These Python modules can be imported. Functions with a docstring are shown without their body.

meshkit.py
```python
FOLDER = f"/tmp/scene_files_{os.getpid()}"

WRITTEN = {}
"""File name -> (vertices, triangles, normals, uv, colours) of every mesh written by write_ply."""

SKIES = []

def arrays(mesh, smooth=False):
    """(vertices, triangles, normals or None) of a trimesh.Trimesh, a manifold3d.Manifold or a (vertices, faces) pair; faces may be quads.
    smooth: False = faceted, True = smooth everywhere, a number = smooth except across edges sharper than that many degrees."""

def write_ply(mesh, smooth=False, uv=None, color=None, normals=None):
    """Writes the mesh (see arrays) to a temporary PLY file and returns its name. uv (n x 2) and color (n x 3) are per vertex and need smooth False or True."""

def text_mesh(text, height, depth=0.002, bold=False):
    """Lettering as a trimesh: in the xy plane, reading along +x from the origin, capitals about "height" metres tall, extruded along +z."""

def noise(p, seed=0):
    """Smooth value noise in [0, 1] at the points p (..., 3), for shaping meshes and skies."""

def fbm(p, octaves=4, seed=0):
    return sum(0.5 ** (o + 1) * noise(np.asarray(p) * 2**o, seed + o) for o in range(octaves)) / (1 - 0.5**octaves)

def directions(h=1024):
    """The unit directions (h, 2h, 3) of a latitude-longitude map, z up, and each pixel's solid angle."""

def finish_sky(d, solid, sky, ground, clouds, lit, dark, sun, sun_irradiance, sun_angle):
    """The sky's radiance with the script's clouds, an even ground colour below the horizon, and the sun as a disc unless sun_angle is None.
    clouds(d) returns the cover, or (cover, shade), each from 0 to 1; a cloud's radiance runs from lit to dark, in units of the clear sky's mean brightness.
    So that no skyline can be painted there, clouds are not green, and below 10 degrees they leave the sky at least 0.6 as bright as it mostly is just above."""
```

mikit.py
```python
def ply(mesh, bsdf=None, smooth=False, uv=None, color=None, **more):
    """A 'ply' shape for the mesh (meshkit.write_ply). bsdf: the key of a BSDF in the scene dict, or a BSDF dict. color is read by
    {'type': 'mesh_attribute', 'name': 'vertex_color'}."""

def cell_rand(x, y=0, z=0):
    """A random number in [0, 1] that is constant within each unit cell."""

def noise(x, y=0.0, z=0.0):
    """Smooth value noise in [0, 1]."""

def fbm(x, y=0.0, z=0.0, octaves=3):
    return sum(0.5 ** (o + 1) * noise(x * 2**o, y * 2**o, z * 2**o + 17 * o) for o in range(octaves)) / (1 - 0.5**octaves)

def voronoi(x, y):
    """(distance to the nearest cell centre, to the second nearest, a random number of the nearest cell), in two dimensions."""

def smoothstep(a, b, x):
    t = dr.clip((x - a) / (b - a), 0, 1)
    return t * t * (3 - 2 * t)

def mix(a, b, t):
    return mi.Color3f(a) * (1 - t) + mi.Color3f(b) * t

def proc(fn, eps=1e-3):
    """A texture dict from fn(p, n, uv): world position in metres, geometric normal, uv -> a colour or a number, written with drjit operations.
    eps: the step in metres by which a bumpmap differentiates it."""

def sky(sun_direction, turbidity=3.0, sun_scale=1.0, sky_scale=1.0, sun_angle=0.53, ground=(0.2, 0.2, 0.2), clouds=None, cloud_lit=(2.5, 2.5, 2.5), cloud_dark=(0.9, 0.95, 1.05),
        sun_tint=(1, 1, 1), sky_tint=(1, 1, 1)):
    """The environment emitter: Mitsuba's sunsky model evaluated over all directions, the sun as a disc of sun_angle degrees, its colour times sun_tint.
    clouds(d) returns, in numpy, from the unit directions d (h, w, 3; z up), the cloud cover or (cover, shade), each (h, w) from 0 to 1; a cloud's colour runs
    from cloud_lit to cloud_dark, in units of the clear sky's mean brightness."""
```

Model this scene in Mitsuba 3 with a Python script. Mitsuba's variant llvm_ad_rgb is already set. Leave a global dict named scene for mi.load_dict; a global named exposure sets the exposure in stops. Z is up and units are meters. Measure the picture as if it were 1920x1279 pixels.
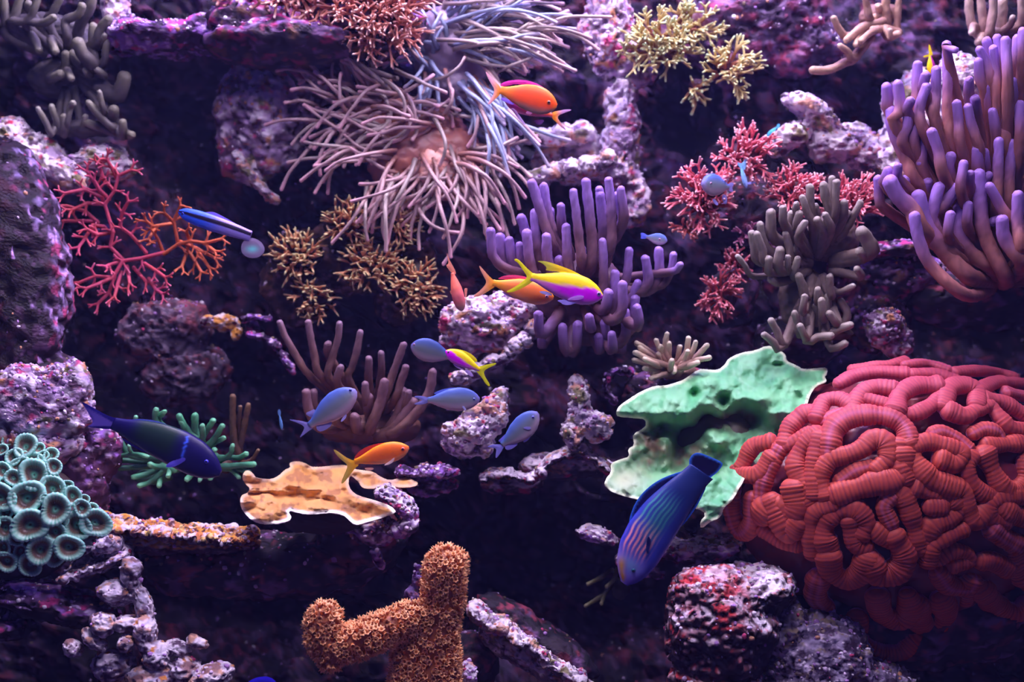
import math, random
import numpy as np
import trimesh, manifold3d as m3
from scipy.spatial import cKDTree
from shapely.geometry import Polygon, Point, LineString
from shapely import contains_xy, distance as sh_distance, points as sh_points
import drjit as dr
import mitsuba as mi
import mikit, meshkit
from meshkit import noise, fbm

# ---------------------------------------------------------------- camera, light, exposure
S = 0.0006            # one unit = 0.6 mm: at the depth of the foremost corals one unit spans one pixel of the 1920 x 1279 frame
D = 2400.0            # distance of the lens from that depth, in units
T = mi.ScalarTransform4f
scene, labels = {}, {}
exposure = 0.0
scene['camera'] = {'type': 'thinlens', 'fov': 2 * math.degrees(math.atan(960 / D)), 'fov_axis': 'x',
                   'to_world': T().look_at(origin=[0, -D * S, 0], target=[0, 0, 0], up=[0, 0, 1]),
                   'focus_distance': (D - 10) * S, 'aperture_radius': 0.0075, 'near_clip': 0.05, 'far_clip': 20.0}
# even dim blue light from every side, added to lift the dark caves
scene['ambient_fill'] = {'type': 'constant', 'radiance': {'type': 'rgb', 'value': [0.013, 0.012, 0.055]}}
# the lamps over the tank: white-violet floods and a blue strip, above the frame
def lamp(key, x, y, z, rx, ry, rgb):
    scene[key] = {'type': 'rectangle', 'to_world': T().translate([x * S, y * S, z * S]).rotate([1, 0, 0], 180).scale([rx * S, ry * S, 1]),
                  'bsdf': {'type': 'ref', 'id': 'lamp_material'}, 'emitter': {'type': 'area', 'radiance': {'type': 'rgb', 'value': rgb}}}
scene['lamp_material'] = {'type': 'diffuse', 'reflectance': {'type': 'rgb', 'value': [0.5, 0.5, 0.5]}}
for _k, _t in (('ceiling_lamp', 'square aquarium lamp above the left half of the tank'), ('ceiling_lamp_001', 'square aquarium lamp above the right half of the tank'), ('ceiling_lamp_002', 'long lamp above the front of the tank'), ('ceiling_lamp_003', 'long blue lamp above the back of the tank')):
    labels[_k] = {'label': _t, 'category': 'lamp'}
lamp('ceiling_lamp', -420, -60, 1500, 190, 150, [70.0, 59.5, 82.0])
lamp('ceiling_lamp_001', 520, -60, 1500, 190, 150, [70.0, 59.5, 82.0])
lamp('ceiling_lamp_002', 60, -900, 1420, 900, 90, [29.0, 24.5, 35.0])
lamp('ceiling_lamp_003', 60, 300, 1560, 900, 60, [8.0, 6.0, 38.0])

# the tank's water: a thin blue haze between the lens and the reef
scene['water_haze'] = {'type': 'homogeneous', 'albedo': {'type': 'rgb', 'value': [0.40, 0.46, 0.90]}, 'sigma_t': {'type': 'rgb', 'value': [0.013, 0.012, 0.021]}, 'phase': {'type': 'isotropic'}}
scene['water_boundary'] = {'type': 'null'}
scene['camera']['medium'] = {'type': 'ref', 'id': 'water_haze'}
scene['water'] = {'type': 'cube', 'to_world': T().translate([0, -0.2, 0.1]).scale([3, 3, 2]), 'bsdf': {'type': 'ref', 'id': 'water_boundary'}, 'interior': {'type': 'ref', 'id': 'water_haze'}}
labels['water'] = {'label': 'clear blue tinted water filling the tank', 'kind': 'structure'}

# ---------------------------------------------------------------- helpers
def lin(c):
    """sRGB 0-255 -> linear"""
    c = np.asarray(c, float) / 255.0
    return np.where(c <= 0.04045, c / 12.92, ((c + 0.055) / 1.055) ** 2.4)

def W(px, py, Y=0.0):
    px, py, Y = np.broadcast_arrays(np.asarray(px, float), np.asarray(py, float), np.asarray(Y, float))
    k = 1 + Y / D
    return np.stack([(px - 960) * k, Y, (639.5 - py) * k], -1)

def smooth(a, b, x):
    t = np.clip((x - a) / (b - a), 0, 1)
    return t * t * (3 - 2 * t)

def blend(a, b, t):
    t = np.asarray(t)[..., None]
    return np.asarray(a) * (1 - t) + np.asarray(b) * t

def unit(v):
    return v / np.maximum(np.linalg.norm(v, axis=-1, keepdims=True), 1e-9)

# Colours: every part owns a row of PALETTE (a mean colour and two directions of change); its vertices carry the row and their place in it as uv.
PALETTE = []
TABLE = {}
def palette_color(p, n, uv):
    if 'm' not in TABLE:
        TABLE['m'] = mi.Float(np.asarray(PALETTE, np.float32).ravel())
    row = dr.floor(uv.x)
    a, b = dr.clip((uv.x - row - .1) / .8, 0, 1), dr.clip((uv.y - .1) / .8, 0, 1)
    k = mi.UInt32(dr.maximum(row, 0)) * 9
    g = lambda q: dr.gather(mi.Float, TABLE['m'], k + q)
    return mi.Color3f(*[dr.clip(g(c) + a * g(3 + c) + b * g(6 + c), 0, 1) for c in range(3)])
PC = mikit.proc(palette_color)
VC = {'type': 'mesh_attribute', 'name': 'vertex_color'}
def mat(key, rough, spec=0.4, bump=False, **k):
    for suffix, tex in (('', PC), ('_varied', VC)):
        b = {'type': 'principled', 'base_color': tex, 'roughness': rough, 'specular': spec, **k}
        if bump: b = {'type': 'bumpmap', 'arbitrary': mikit.proc(grain, 4e-4), 'scale': 0.0016, 'bsdf': b}
        scene[key + suffix] = {'type': 'twosided', 'bsdf': b}
def grain(p, n, uv):
    return mikit.fbm(p.x * 420, p.y * 420, p.z * 420, 2)
mat('rock_material', 0.65, 0.22, bump=True)
mat('coral_material', 0.5, 0.3)
mat('flesh_material', 0.38, 0.5)
mat('lobe_material', 0.55, 0.3, sheen=0.4)
mat('fish_material', 0.42, 0.35)
mat('eye_material', 0.12, 0.6)

def palette_row(color):
    """(uv, what is lost) of vertex colours laid out on their two main directions of change"""
    m = color.mean(0)
    _, _, ax = np.linalg.svd((color - m).T @ (color - m))
    q = (color - m) @ ax[:2].T
    lo, hi = q.min(0), q.max(0)
    d = np.maximum(hi - lo, 1e-6)
    lost = np.abs(color - m - q @ ax[:2]).max(1)
    ab = (q - lo) / d
    return [*(m + lo @ ax[:2]), *(ax[0] * d[0]), *(ax[1] * d[1])], ab, lost

def vnormals(v, f):
    n = np.zeros_like(v)
    fn = np.cross(v[f[:, 1]] - v[f[:, 0]], v[f[:, 2]] - v[f[:, 0]])
    for k in range(3):
        np.add.at(n, f[:, k], fn)
    return unit(n)

def name_of(key):
    if key not in scene and key not in labels:
        return key
    i = 1
    while f'{key}_{i:03d}' in scene or f'{key}_{i:03d}' in labels:
        i += 1
    return f'{key}_{i:03d}'

def add(key, vf, material, color, smoothed=True, kind=None, label=None):
    key = name_of(key)
    v, f = np.asarray(vf[0], float), np.asarray(vf[1], int)
    if isinstance(color, tuple):      # whole lumps of one colour each
        r0 = len(PALETTE)
        PALETTE.extend([[*c, 0, 0, 0, 0, 0, 0] for c in color[0]])
        scene[key] = mikit.ply((v * S, f), material, smooth=smoothed, uv=np.c_[r0 + color[1] + .5, color[1] * 0 + .5])
        labels[key] = {'kind': kind, 'label': label}
        return key
    color = np.broadcast_to(np.asarray(color, float), v.shape)
    color = np.clip(color, 0, 1)
    row, ab, lost = palette_row(color)
    if len(v) > 2000 and np.percentile(lost, 96) > 0.06:
        scene[key] = mikit.ply((v * S, f), material + '_varied', smooth=smoothed, color=color)
    else:
        PALETTE.append(row)
        scene[key] = mikit.ply((v * S, f), material, smooth=smoothed, uv=np.c_[len(PALETTE) - .9 + .8 * ab[:, 0], .1 + .8 * ab[:, 1]])
    if kind or label:
        labels.setdefault(key, {})
        if kind: labels[key]['kind'] = kind
        if label: labels[key]['label'] = label
    return key

def thing(name, label, category, group=None):
    key = name_of(name)
    labels[key] = {'label': label, 'category': category}
    if group: labels[key]['group'] = group
    return key

def cat(parts):
    v, f, n = [], [], 0
    for a, b in parts:
        v.append(a); f.append(np.asarray(b) + n); n += len(a)
    return np.vstack(v), np.vstack(f)

def spline(P, n):
    """Catmull-Rom through the rows of P, n samples at even arc length."""
    P = np.asarray(P, float)
    if len(P) == 2:
        return P[0] + (P[1] - P[0]) * np.linspace(0, 1, n)[:, None]
    Q = np.vstack([2 * P[0] - P[1], P, 2 * P[-1] - P[-2]])
    out = []
    for i in range(len(P) - 1):
        a, b, c, d = Q[i:i + 4]
        t = np.linspace(0, 1, 12, endpoint=False)[:, None]
        out.append(0.5 * (2 * b + (c - a) * t + (2 * a - 5 * b + 4 * c - d) * t ** 2 + (3 * b - a - 3 * c + d) * t ** 3))
    out = np.vstack(out + [P[-1:]])
    s = np.r_[0, np.cumsum(np.linalg.norm(np.diff(out[:, :3], axis=0), axis=1))]
    u = np.linspace(0, s[-1], n)
    return np.stack([np.interp(u, s, out[:, k]) for k in range(out.shape[1])], -1)

def frames(p, ref=None):
    t = unit(np.gradient(p, axis=0))
    if ref is not None:
        a = unit(ref - t * (ref * t).sum(-1, keepdims=True))
        return t, a, np.cross(t, a)
    a0 = np.array([0, 1.0, 0]) if abs(t[0, 1]) < 0.9 else np.array([1.0, 0, 0])
    a = np.empty_like(p)
    for i in range(len(p)):
        a0 = a0 - t[i] * (a0 @ t[i]); a0 = a0 / (np.linalg.norm(a0) + 1e-9)
        a[i] = a0
    return t, a, np.cross(t, a)

def rings(V, closed_ends=True):
    """V (m, k, 3) rings -> mesh"""
    m, k = V.shape[:2]
    i, j = np.meshgrid(np.arange(m - 1), np.arange(k), indexing='ij')
    q = np.stack([i * k + j, i * k + (j + 1) % k, (i + 1) * k + (j + 1) % k, (i + 1) * k + j], -1).reshape(-1, 4)
    f = np.vstack([q[:, [0, 1, 2]], q[:, [0, 2, 3]]])
    v = V.reshape(-1, 3)
    if closed_ends:
        c = len(v)
        v = np.vstack([v, V[0].mean(0), V[-1].mean(0)])
        jj = np.arange(k)
        f = np.vstack([f, np.stack([jj * 0 + c, (jj + 1) % k, jj], 1), np.stack([jj * 0 + c + 1, (m - 1) * k + jj, (m - 1) * k + (jj + 1) % k], 1)])
    return v, f

def tube(P, R, n=12, sides=10, start_cap=False, flat=1.0, ref=None, wob=0.0, seed=0):
    """Rounded tube through P with radii R (per control point). Returns (v, f, s): s in [0,1] from the first to the last point."""
    P = np.asarray(P, float)
    R = np.broadcast_to(np.asarray(R, float), (len(P),))
    q = spline(np.c_[P, R], n)
    p, r = q[:, :3], np.maximum(q[:, 3], 0.05)
    t, a, b = frames(p, ref)
    s = np.linspace(0, 1, n)
    for end, on in ((1, True), (0, start_cap)):
        if not on: continue
        k = np.sin(np.radians([18, 38, 58, 76])); h = np.cos(np.radians([18, 38, 58, 76]))
        i = -1 if end else 0
        ext = p[i] + (1 if end else -1) * t[i] * (r[i] * np.array([0.31, 0.62, 0.85, 0.97]))[:, None]
        rr = r[i] * np.array([0.95, 0.79, 0.53, 0.24])
        if end:
            p, r, s = np.vstack([p, ext]), np.r_[r, rr], np.r_[s, [1] * 4]
            t, a, b = (np.vstack([x, np.repeat(x[-1:], 4, 0)]) for x in (t, a, b))
        else:
            p, r, s = np.vstack([ext[::-1], p]), np.r_[rr[::-1], r], np.r_[[0] * 4, s]
            t, a, b = (np.vstack([np.repeat(x[:1], 4, 0), x]) for x in (t, a, b))
    ang = np.arange(sides) * 2 * np.pi / sides
    rr = r[:, None] * np.ones(sides)
    off = np.cos(ang)[None, :, None] * a[:, None] + flat * np.sin(ang)[None, :, None] * b[:, None]
    V = p[:, None] + rr[..., None] * off
    if wob:
        V = V + off * ((noise(V / 14.0, seed) - 0.5) * 2 * wob)[..., None]
    v, f = rings(V)
    return v, f, np.r_[np.repeat(s, sides), 0, 1]

def man(v, f):
    return m3.Manifold(m3.Mesh(np.asarray(v, np.float32), np.asarray(f, np.uint32)))

def union(parts):
    """One watertight surface of closed tubes."""
    ms = []
    for v, f in parts:
        m = man(v, f)
        if m.volume() < 0:
            m = man(v, np.asarray(f)[:, ::-1])
        if not m.is_empty(): ms.append(m)
    m = m3.Manifold.batch_boolean(ms, m3.OpType.Add).to_mesh()
    return m.vert_properties[:, :3].astype(float), m.tri_verts.astype(int)

# ---------------------------------------------------------------- rock colours and shapes
PAL = {  # base, then (colour, cover, scale, softness) layers of crust
    'dark':   (lin((52, 40, 56)), [(lin((120, 84, 130)), .30, 30, .05), (lin((38, 24, 46)), .4, 50, .08), (lin((110, 76, 60)), .22, 26, .04), (lin((150, 40, 90)), .13, 22, .03)]),
    'lilac':  (lin((120, 92, 128)), [(lin((190, 160, 205)), .55, 26, .08), (lin((232, 218, 236)), .36, 17, .05), (lin((80, 52, 78)), .36, 22, .05), (lin((190, 130, 96)), .18, 24, .04), (lin((190, 70, 120)), .16, 20, .03), (lin((112, 104, 70)), .14, 30, .04)]),
    'white':  (lin((170, 146, 182)), [(lin((242, 230, 244)), .66, 22, .08), (lin((96, 70, 100)), .30, 16, .04), (lin((214, 160, 140)), .20, 22, .04), (lin((132, 122, 92)), .2, 26, .05), (lin((205, 60, 100)), .08, 14, .03)]),
    'purple': (lin((84, 54, 96)), [(lin((150, 100, 190)), .45, 24, .08), (lin((214, 186, 232)), .28, 13, .05), (lin((46, 28, 54)), .40, 26, .06), (lin((190, 60, 130)), .2, 20, .04)]),
    'maroon': (lin((74, 40, 66)), [(lin((96, 56, 92)), .4, 30, .1), (lin((50, 26, 46)), .4, 22, .08), (lin((140, 110, 120)), .14, 12, .04)]),
    'shadow_maroon':  (lin((32, 20, 30)), [(lin((48, 28, 46)), .4, 34, .1), (lin((22, 13, 22)), .4, 22, .08), (lin((84, 56, 86)), .12, 12, .04), (lin((56, 38, 28)), .2, 30, .06)]),  # maroon darkened further: shadow put into the rock colour
    'crimson': (lin((190, 140, 170)), [(lin((238, 214, 232)), .5, 15, .06), (lin((190, 30, 70)), .5, 22, .05), (lin((110, 40, 70)), .34, 12, .05), (lin((226, 200, 160)), .2, 18, .04)]),
    'orange': (lin((200, 120, 70)), [(lin((236, 196, 120)), .45, 18, .06), (lin((220, 150, 60)), .4, 22, .06), (lin((232, 214, 226)), .38, 14, .04), (lin((90, 46, 50)), .28, 16, .04)]),
    'brown':  (lin((74, 54, 48)), [(lin((120, 84, 60)), .4, 22, .08), (lin((44, 32, 34)), .4, 18, .08), (lin((150, 110, 120)), .16, 14, .04)]),
    'grey':   (lin((110, 96, 124)), [(lin((160, 140, 176)), .5, 16, .06), (lin((210, 196, 222)), .26, 10, .04), (lin((64, 50, 74)), .42, 14, .05), (lin((150, 128, 110)), .2, 18, .04)]),
}
def rock_color(p, pal, seed, raised=None):
    base, layers = PAL[pal]
    c = np.broadcast_to(base, p.shape).copy()
    warp = p + 14 * np.stack([noise(p / 30, seed + 50 + k) - .5 for k in range(3)], -1)
    for i, (rgb, cover, scale, soft) in enumerate(layers):
        th = 0.5 + (0.5 - cover) * 0.52
        x = fbm(warp / scale, 3, seed + 7 * i)
        if raised is not None and rgb.mean() > base.mean():
            x = x + 0.10 * raised
        c = blend(c, rgb, smooth(th - soft, th + soft, x))
    return c * (0.8 + 0.4 * noise(p / 6, seed + 3))[:, None]

def relief(p, amp, freq, seed):
    d = 2 * fbm(p / freq, 4, seed) - 1
    r = 1 - np.abs(2 * noise(p / (freq * .42), seed + 11) - 1)
    pit = smooth(.62, .8, noise(p / (freq * .30), seed + 21))
    k = noise(p / (freq * .2), seed + 31) - .5
    big = 2 * noise(p / (freq * 1.7), seed + 41) - 1
    return amp * (1.3 * d + 0.9 * big + 0.45 * (r - .5) - 0.75 * pit + .5 * k)

def blob(ells, edge=7.0):
    ms = []
    for e in ells:
        px, py, Y, rx, ry, rz = e[:6]
        rot = e[6] if len(e) > 6 else 0
        c = W(px, py, Y)
        k = 1 + Y / D
        ms.append(m3.Manifold.sphere(1.0, 28).scale((rx * k, ry, rz * k)).rotate((0, rot, 0)).translate(tuple(c)))
    m = m3.Manifold.batch_boolean(ms, m3.OpType.Add) if len(ms) > 1 else ms[0]
    m = m.refine_to_length(edge * 1.25).to_mesh()
    t = trimesh.Trimesh(m.vert_properties[:, :3].astype(float), m.tri_verts.astype(int), process=False)
    trimesh.smoothing.filter_laplacian(t, iterations=3)
    return np.array(t.vertices), np.array(t.faces)

def ridge(pts, Y, thick, deep, seed=0, jit=.35):
    """overlapping lumps along a polyline: an uneven crest of rock"""
    rng = np.random.default_rng(seed)
    P = np.asarray(pts, float)
    s = np.r_[0, np.cumsum(np.linalg.norm(np.diff(P, axis=0), axis=1))]
    u = np.arange(0, s[-1] + .1, thick * .9)
    out = []
    for a in u:
        x, y = np.interp(a, s, P[:, 0]), np.interp(a, s, P[:, 1])
        k = 1 + jit * (2 * rng.random() - 1)
        d = P[min(np.searchsorted(s, a, side='right'), len(P) - 1)] - P[max(min(np.searchsorted(s, a, side='right'), len(P) - 1) - 1, 0)]
        rot = -math.degrees(math.atan2(d[1], d[0]))
        if abs(rot) > 90: rot -= math.copysign(180, rot)
        out.append((x + rng.normal() * thick * .15, y + rng.normal() * thick * .18, Y + rng.normal() * deep * .15, thick * (1.25 + .5 * rng.random()), deep * k, thick * k, -rot))
    return out

def nodules(v, f, n, seed, lo=2.0, hi=5.5, up=0.25):
    """Small crust lumps on the lit side of a surface."""
    rng = np.random.default_rng(seed)
    tri = v[f]
    c = np.cross(tri[:, 1] - tri[:, 0], tri[:, 2] - tri[:, 0])
    area = np.linalg.norm(c, axis=1); nn = c / np.maximum(area, 1e-9)[:, None]
    w = area * np.clip(nn[:, 2] + up, 0, 1) * (nn[:, 1] < 0.5)
    i = rng.choice(len(f), n, p=w / w.sum())
    u = rng.random((n, 2)); fl = u.sum(1) > 1; u[fl] = 1 - u[fl]
    p = tri[i, 0] + u[:, :1] * (tri[i, 1] - tri[i, 0]) + u[:, 1:] * (tri[i, 2] - tri[i, 0])
    base = trimesh.creation.icosphere(0)
    bv, bf = np.array(base.vertices), np.array(base.faces)
    r = lo + (hi - lo) * rng.random(n) ** 2
    sc = r[:, None, None] * (0.7 + 0.6 * rng.random((n, 1, 3))) * (1 + 0.35 * (rng.random((n, len(bv), 1)) - .5))
    V = p[:, None] + bv[None] * sc
    F = bf[None] + (np.arange(n) * len(bv))[:, None, None]
    cols = np.array([lin(x) for x in ((214, 188, 224), (240, 228, 242), (176, 130, 196), (206, 150, 120), (190, 70, 116), (136, 120, 96), (120, 84, 120))])
    ci = rng.choice(len(cols), n, p=[.28, .2, .2, .1, .06, .08, .08])
    return (V.reshape(-1, 3), F.reshape(-1, 3)), (cols, np.repeat(ci, len(bv)))

def rock(name, label, ells, pal='lilac', seed=0, edge=7, amp=10, freq=40, bits=0, pals=None, cat='rock'):
    v, f = blob(ells, edge)
    n = vnormals(v, f)
    d = relief(v, amp, freq, seed)
    v = v + n * d[:, None]
    c = rock_color(v, pal, seed, d / amp)
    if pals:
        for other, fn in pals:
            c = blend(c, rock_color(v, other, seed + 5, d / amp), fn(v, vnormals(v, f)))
    key = thing(name, label, cat)
    add(key + '__body', (v, f), 'rock_material', c)
    if bits:
        nv, nc = nodules(v, f, bits, seed + 1)
        add(key + '__crust', nv, 'rock_material', nc, kind='stuff', label='small pale lumps of coralline crust')
    return key
# ---------------------------------------------------------------- the setting: the reef wall behind everything and the tank floor
def reef_depth(px, py):
    P = np.stack([px, py, px * 0], -1)
    y = 520 + 0.06 * (640 - py) + 110 * (fbm(P / 210, 3, 4) - .5) * 2
    for (x, yy, rx, ry, dy) in [(310, 215, 110, 110, 240), (330, 350, 80, 110, 200), (470, 690, 70, 60, 200), (300, 690, 130, 110, 130), (1290, 235, 90, 80, 200), (1085, 250, 45, 60, 180),
                                (1600, 240, 60, 60, 160), (1760, 600, 180, 90, 260), (905, 990, 130, 120, 300), (1070, 690, 70, 50, 160), (450, 1120, 260, 110, 260), (1010, 1120, 260, 130, 300),
                                (1230, 560, 60, 60, 160), (1130, 800, 60, 60, 150), (560, 430, 60, 40, 120), (1250, 30, 0.1, 0.1, 0), (560, 480, 30, 40, 60),
                                (130, 190, 90, 130, -60), (600, 110, 230, 50, -160), (1450, 60, 160, 60, -60), (1170, 330, 60, 120, -60), (1560, 700, 60, 90, -60), (680, 520, 170, 90, -60)]:
        q = ((px - x) / max(rx, 1)) ** 2 + ((py - yy) / max(ry, 1)) ** 2
        y = y + dy * np.exp(-q ** 1.3)
    return y
gx = np.r_[np.linspace(-700, -20, 60)[:-1], np.arange(-20, 1941, 6.5), np.linspace(1940, 2620, 60)[1:]]
gz = np.r_[np.linspace(-500, -20, 45)[:-1], np.arange(-20, 1300, 6.5), np.linspace(1300, 1900, 50)[1:]]
PX, PY = np.meshgrid(gx, gz)
wv = W(PX, PY, reef_depth(PX, PY)).reshape(-1, 3)
hh, ww = PX.shape
ii, jj = np.meshgrid(np.arange(hh - 1), np.arange(ww - 1), indexing='ij')
q = np.stack([ii * ww + jj, (ii + 1) * ww + jj, (ii + 1) * ww + jj + 1, ii * ww + jj + 1], -1).reshape(-1, 4)
wf = np.vstack([q[:, [0, 1, 2]], q[:, [0, 2, 3]]])
wn = vnormals(wv, wf)
if wn[:, 1].mean() > 0:
    wf = wf[:, ::-1]; wn = -wn
wd = relief(wv, 26, 80, 1) + relief(wv, 9, 28, 2)
wv = wv + wn * wd[:, None]
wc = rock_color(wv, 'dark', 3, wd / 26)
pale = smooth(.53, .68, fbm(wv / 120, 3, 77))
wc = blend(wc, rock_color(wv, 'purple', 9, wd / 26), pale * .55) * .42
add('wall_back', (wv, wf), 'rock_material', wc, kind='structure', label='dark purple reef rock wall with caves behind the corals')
nv, nc = nodules(wv, wf, 1800, 5, 2, 5)
add('wall_back__crust', nv, 'rock_material', nc, kind='stuff', label='scattered pale lumps of crust')
# sand and rubble bed, below the frame
fx, fy = np.meshgrid(np.linspace(-1500, 1500, 90), np.linspace(-700, 1100, 60))
fp = np.stack([fx, fy, fx * 0], -1).reshape(-1, 3)
fp[:, 2] = -900 + 60 * (fbm(fp / 160, 4, 8) - .5) * 2
hh, ww = fx.shape
ii, jj = np.meshgrid(np.arange(hh - 1), np.arange(ww - 1), indexing='ij')
q = np.stack([ii * ww + jj, ii * ww + jj + 1, (ii + 1) * ww + jj + 1, (ii + 1) * ww + jj], -1).reshape(-1, 4)
add('floor', (fp, np.vstack([q[:, [0, 1, 2]], q[:, [0, 2, 3]]])), 'rock_material', rock_color(fp, 'dark', 4), kind='structure', label='dark rubble bed of the tank')

# ---------------------------------------------------------------- rocks
upf = lambda v, n: smooth(.15, .6, n[:, 2])  # up-facing rock takes a paler crust: top light put into the colour
rock('boulder', 'big dark boulder along the left edge with its lit right rim painted pale', [(-70, 600, 190, 190, 150, 330, 14), (-30, 420, 200, 110, 110, 170, 20), (50, 760, 170, 120, 110, 120), (20, 640, 150, 90, 90, 200, 14)], 'shadow_maroon', 11, 7, 11, 60, 90,
     [('purple', lambda v, n: smooth(.78, 1.0, n[:, 0] + .25 * n[:, 2]) * 1.0), ('brown', lambda v, n: smooth(.3, .7, n[:, 2]) * smooth(-60, 0, -860 - v[:, 0]) * 0)])  # lit edge painted pale on faces that turn right
rock('rock', 'bright white and lilac lumpy rock above the pink branching coral', [(75, 305, 300, 60, 60, 50, 30), (120, 325, 300, 60, 50, 34, 30), (30, 260, 320, 40, 50, 40)], 'white', 12, 5, 9, 30, 120)
rock('rock', 'pale purple lumpy rock under the olive finger coral', [(185, 300, 320, 60, 50, 26, -10), (225, 318, 320, 36, 40, 20)], 'white', 13, 5, 8, 26, 60)
rock('rock', 'pink and purple rubble covered rock behind the dark striped fish tail', [(60, 760, 60, 120, 70, 70, 10), (130, 730, 70, 50, 50, 60), (40, 830, 60, 120, 60, 50)], 'lilac', 14, 6, 11, 34, 420)
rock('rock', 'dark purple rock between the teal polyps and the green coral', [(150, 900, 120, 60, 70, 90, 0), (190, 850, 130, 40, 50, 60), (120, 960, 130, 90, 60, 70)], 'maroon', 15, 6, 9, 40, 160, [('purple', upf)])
rock('rock_ledge', 'purple and pink rubble ledge above the dark cave at upper left', [(300, 78, 330, 110, 120, 26, 0), (240, 70, 340, 50, 80, 34), (390, 70, 330, 40, 80, 36, 20)], 'purple', 16, 5, 9, 30, 420)
rock('rock', 'tall pale lilac streak of rock at the top beside the olive coral', [(225, 10, 360, 22, 40, 60, 15)], 'white', 17, 5, 7, 26, 20)
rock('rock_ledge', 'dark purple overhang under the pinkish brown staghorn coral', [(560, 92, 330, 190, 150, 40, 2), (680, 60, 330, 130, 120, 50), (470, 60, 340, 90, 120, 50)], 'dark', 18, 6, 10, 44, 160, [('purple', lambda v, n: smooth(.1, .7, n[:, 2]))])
rock('rock', 'pale pink and violet rock face to the left of the anemone', [(500, 210, 430, 95, 80, 120, 10), (570, 150, 430, 60, 70, 60), (470, 290, 440, 60, 60, 50)], 'lilac', 19, 6, 11, 34, 360)
rock('rock_ledge', 'thin pale ridge slanting below the rock face left of the anemone', ridge([(448, 298), (462, 318), (485, 345), (518, 378)], 390, 8, 26, 1) + [(480, 310, 430, 40, 40, 40, 0)], 'white', 20, 4, 5, 18, 20)
rock('rock', 'tall pinkish white crusted pillar to the right of the anemone', [(1165, 210, 380, 34, 50, 60, 8), (1160, 290, 370, 40, 50, 70, 0), (1180, 370, 380, 34, 40, 60, -8), (1140, 60, 400, 46, 60, 100, 0), (1180, 120, 400, 40, 50, 50)], 'lilac', 21, 5, 13, 34, 240, [('white', lambda v, n: smooth(.1, .7, n[:, 2] - .6 * n[:, 0]) * .8)])
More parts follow.
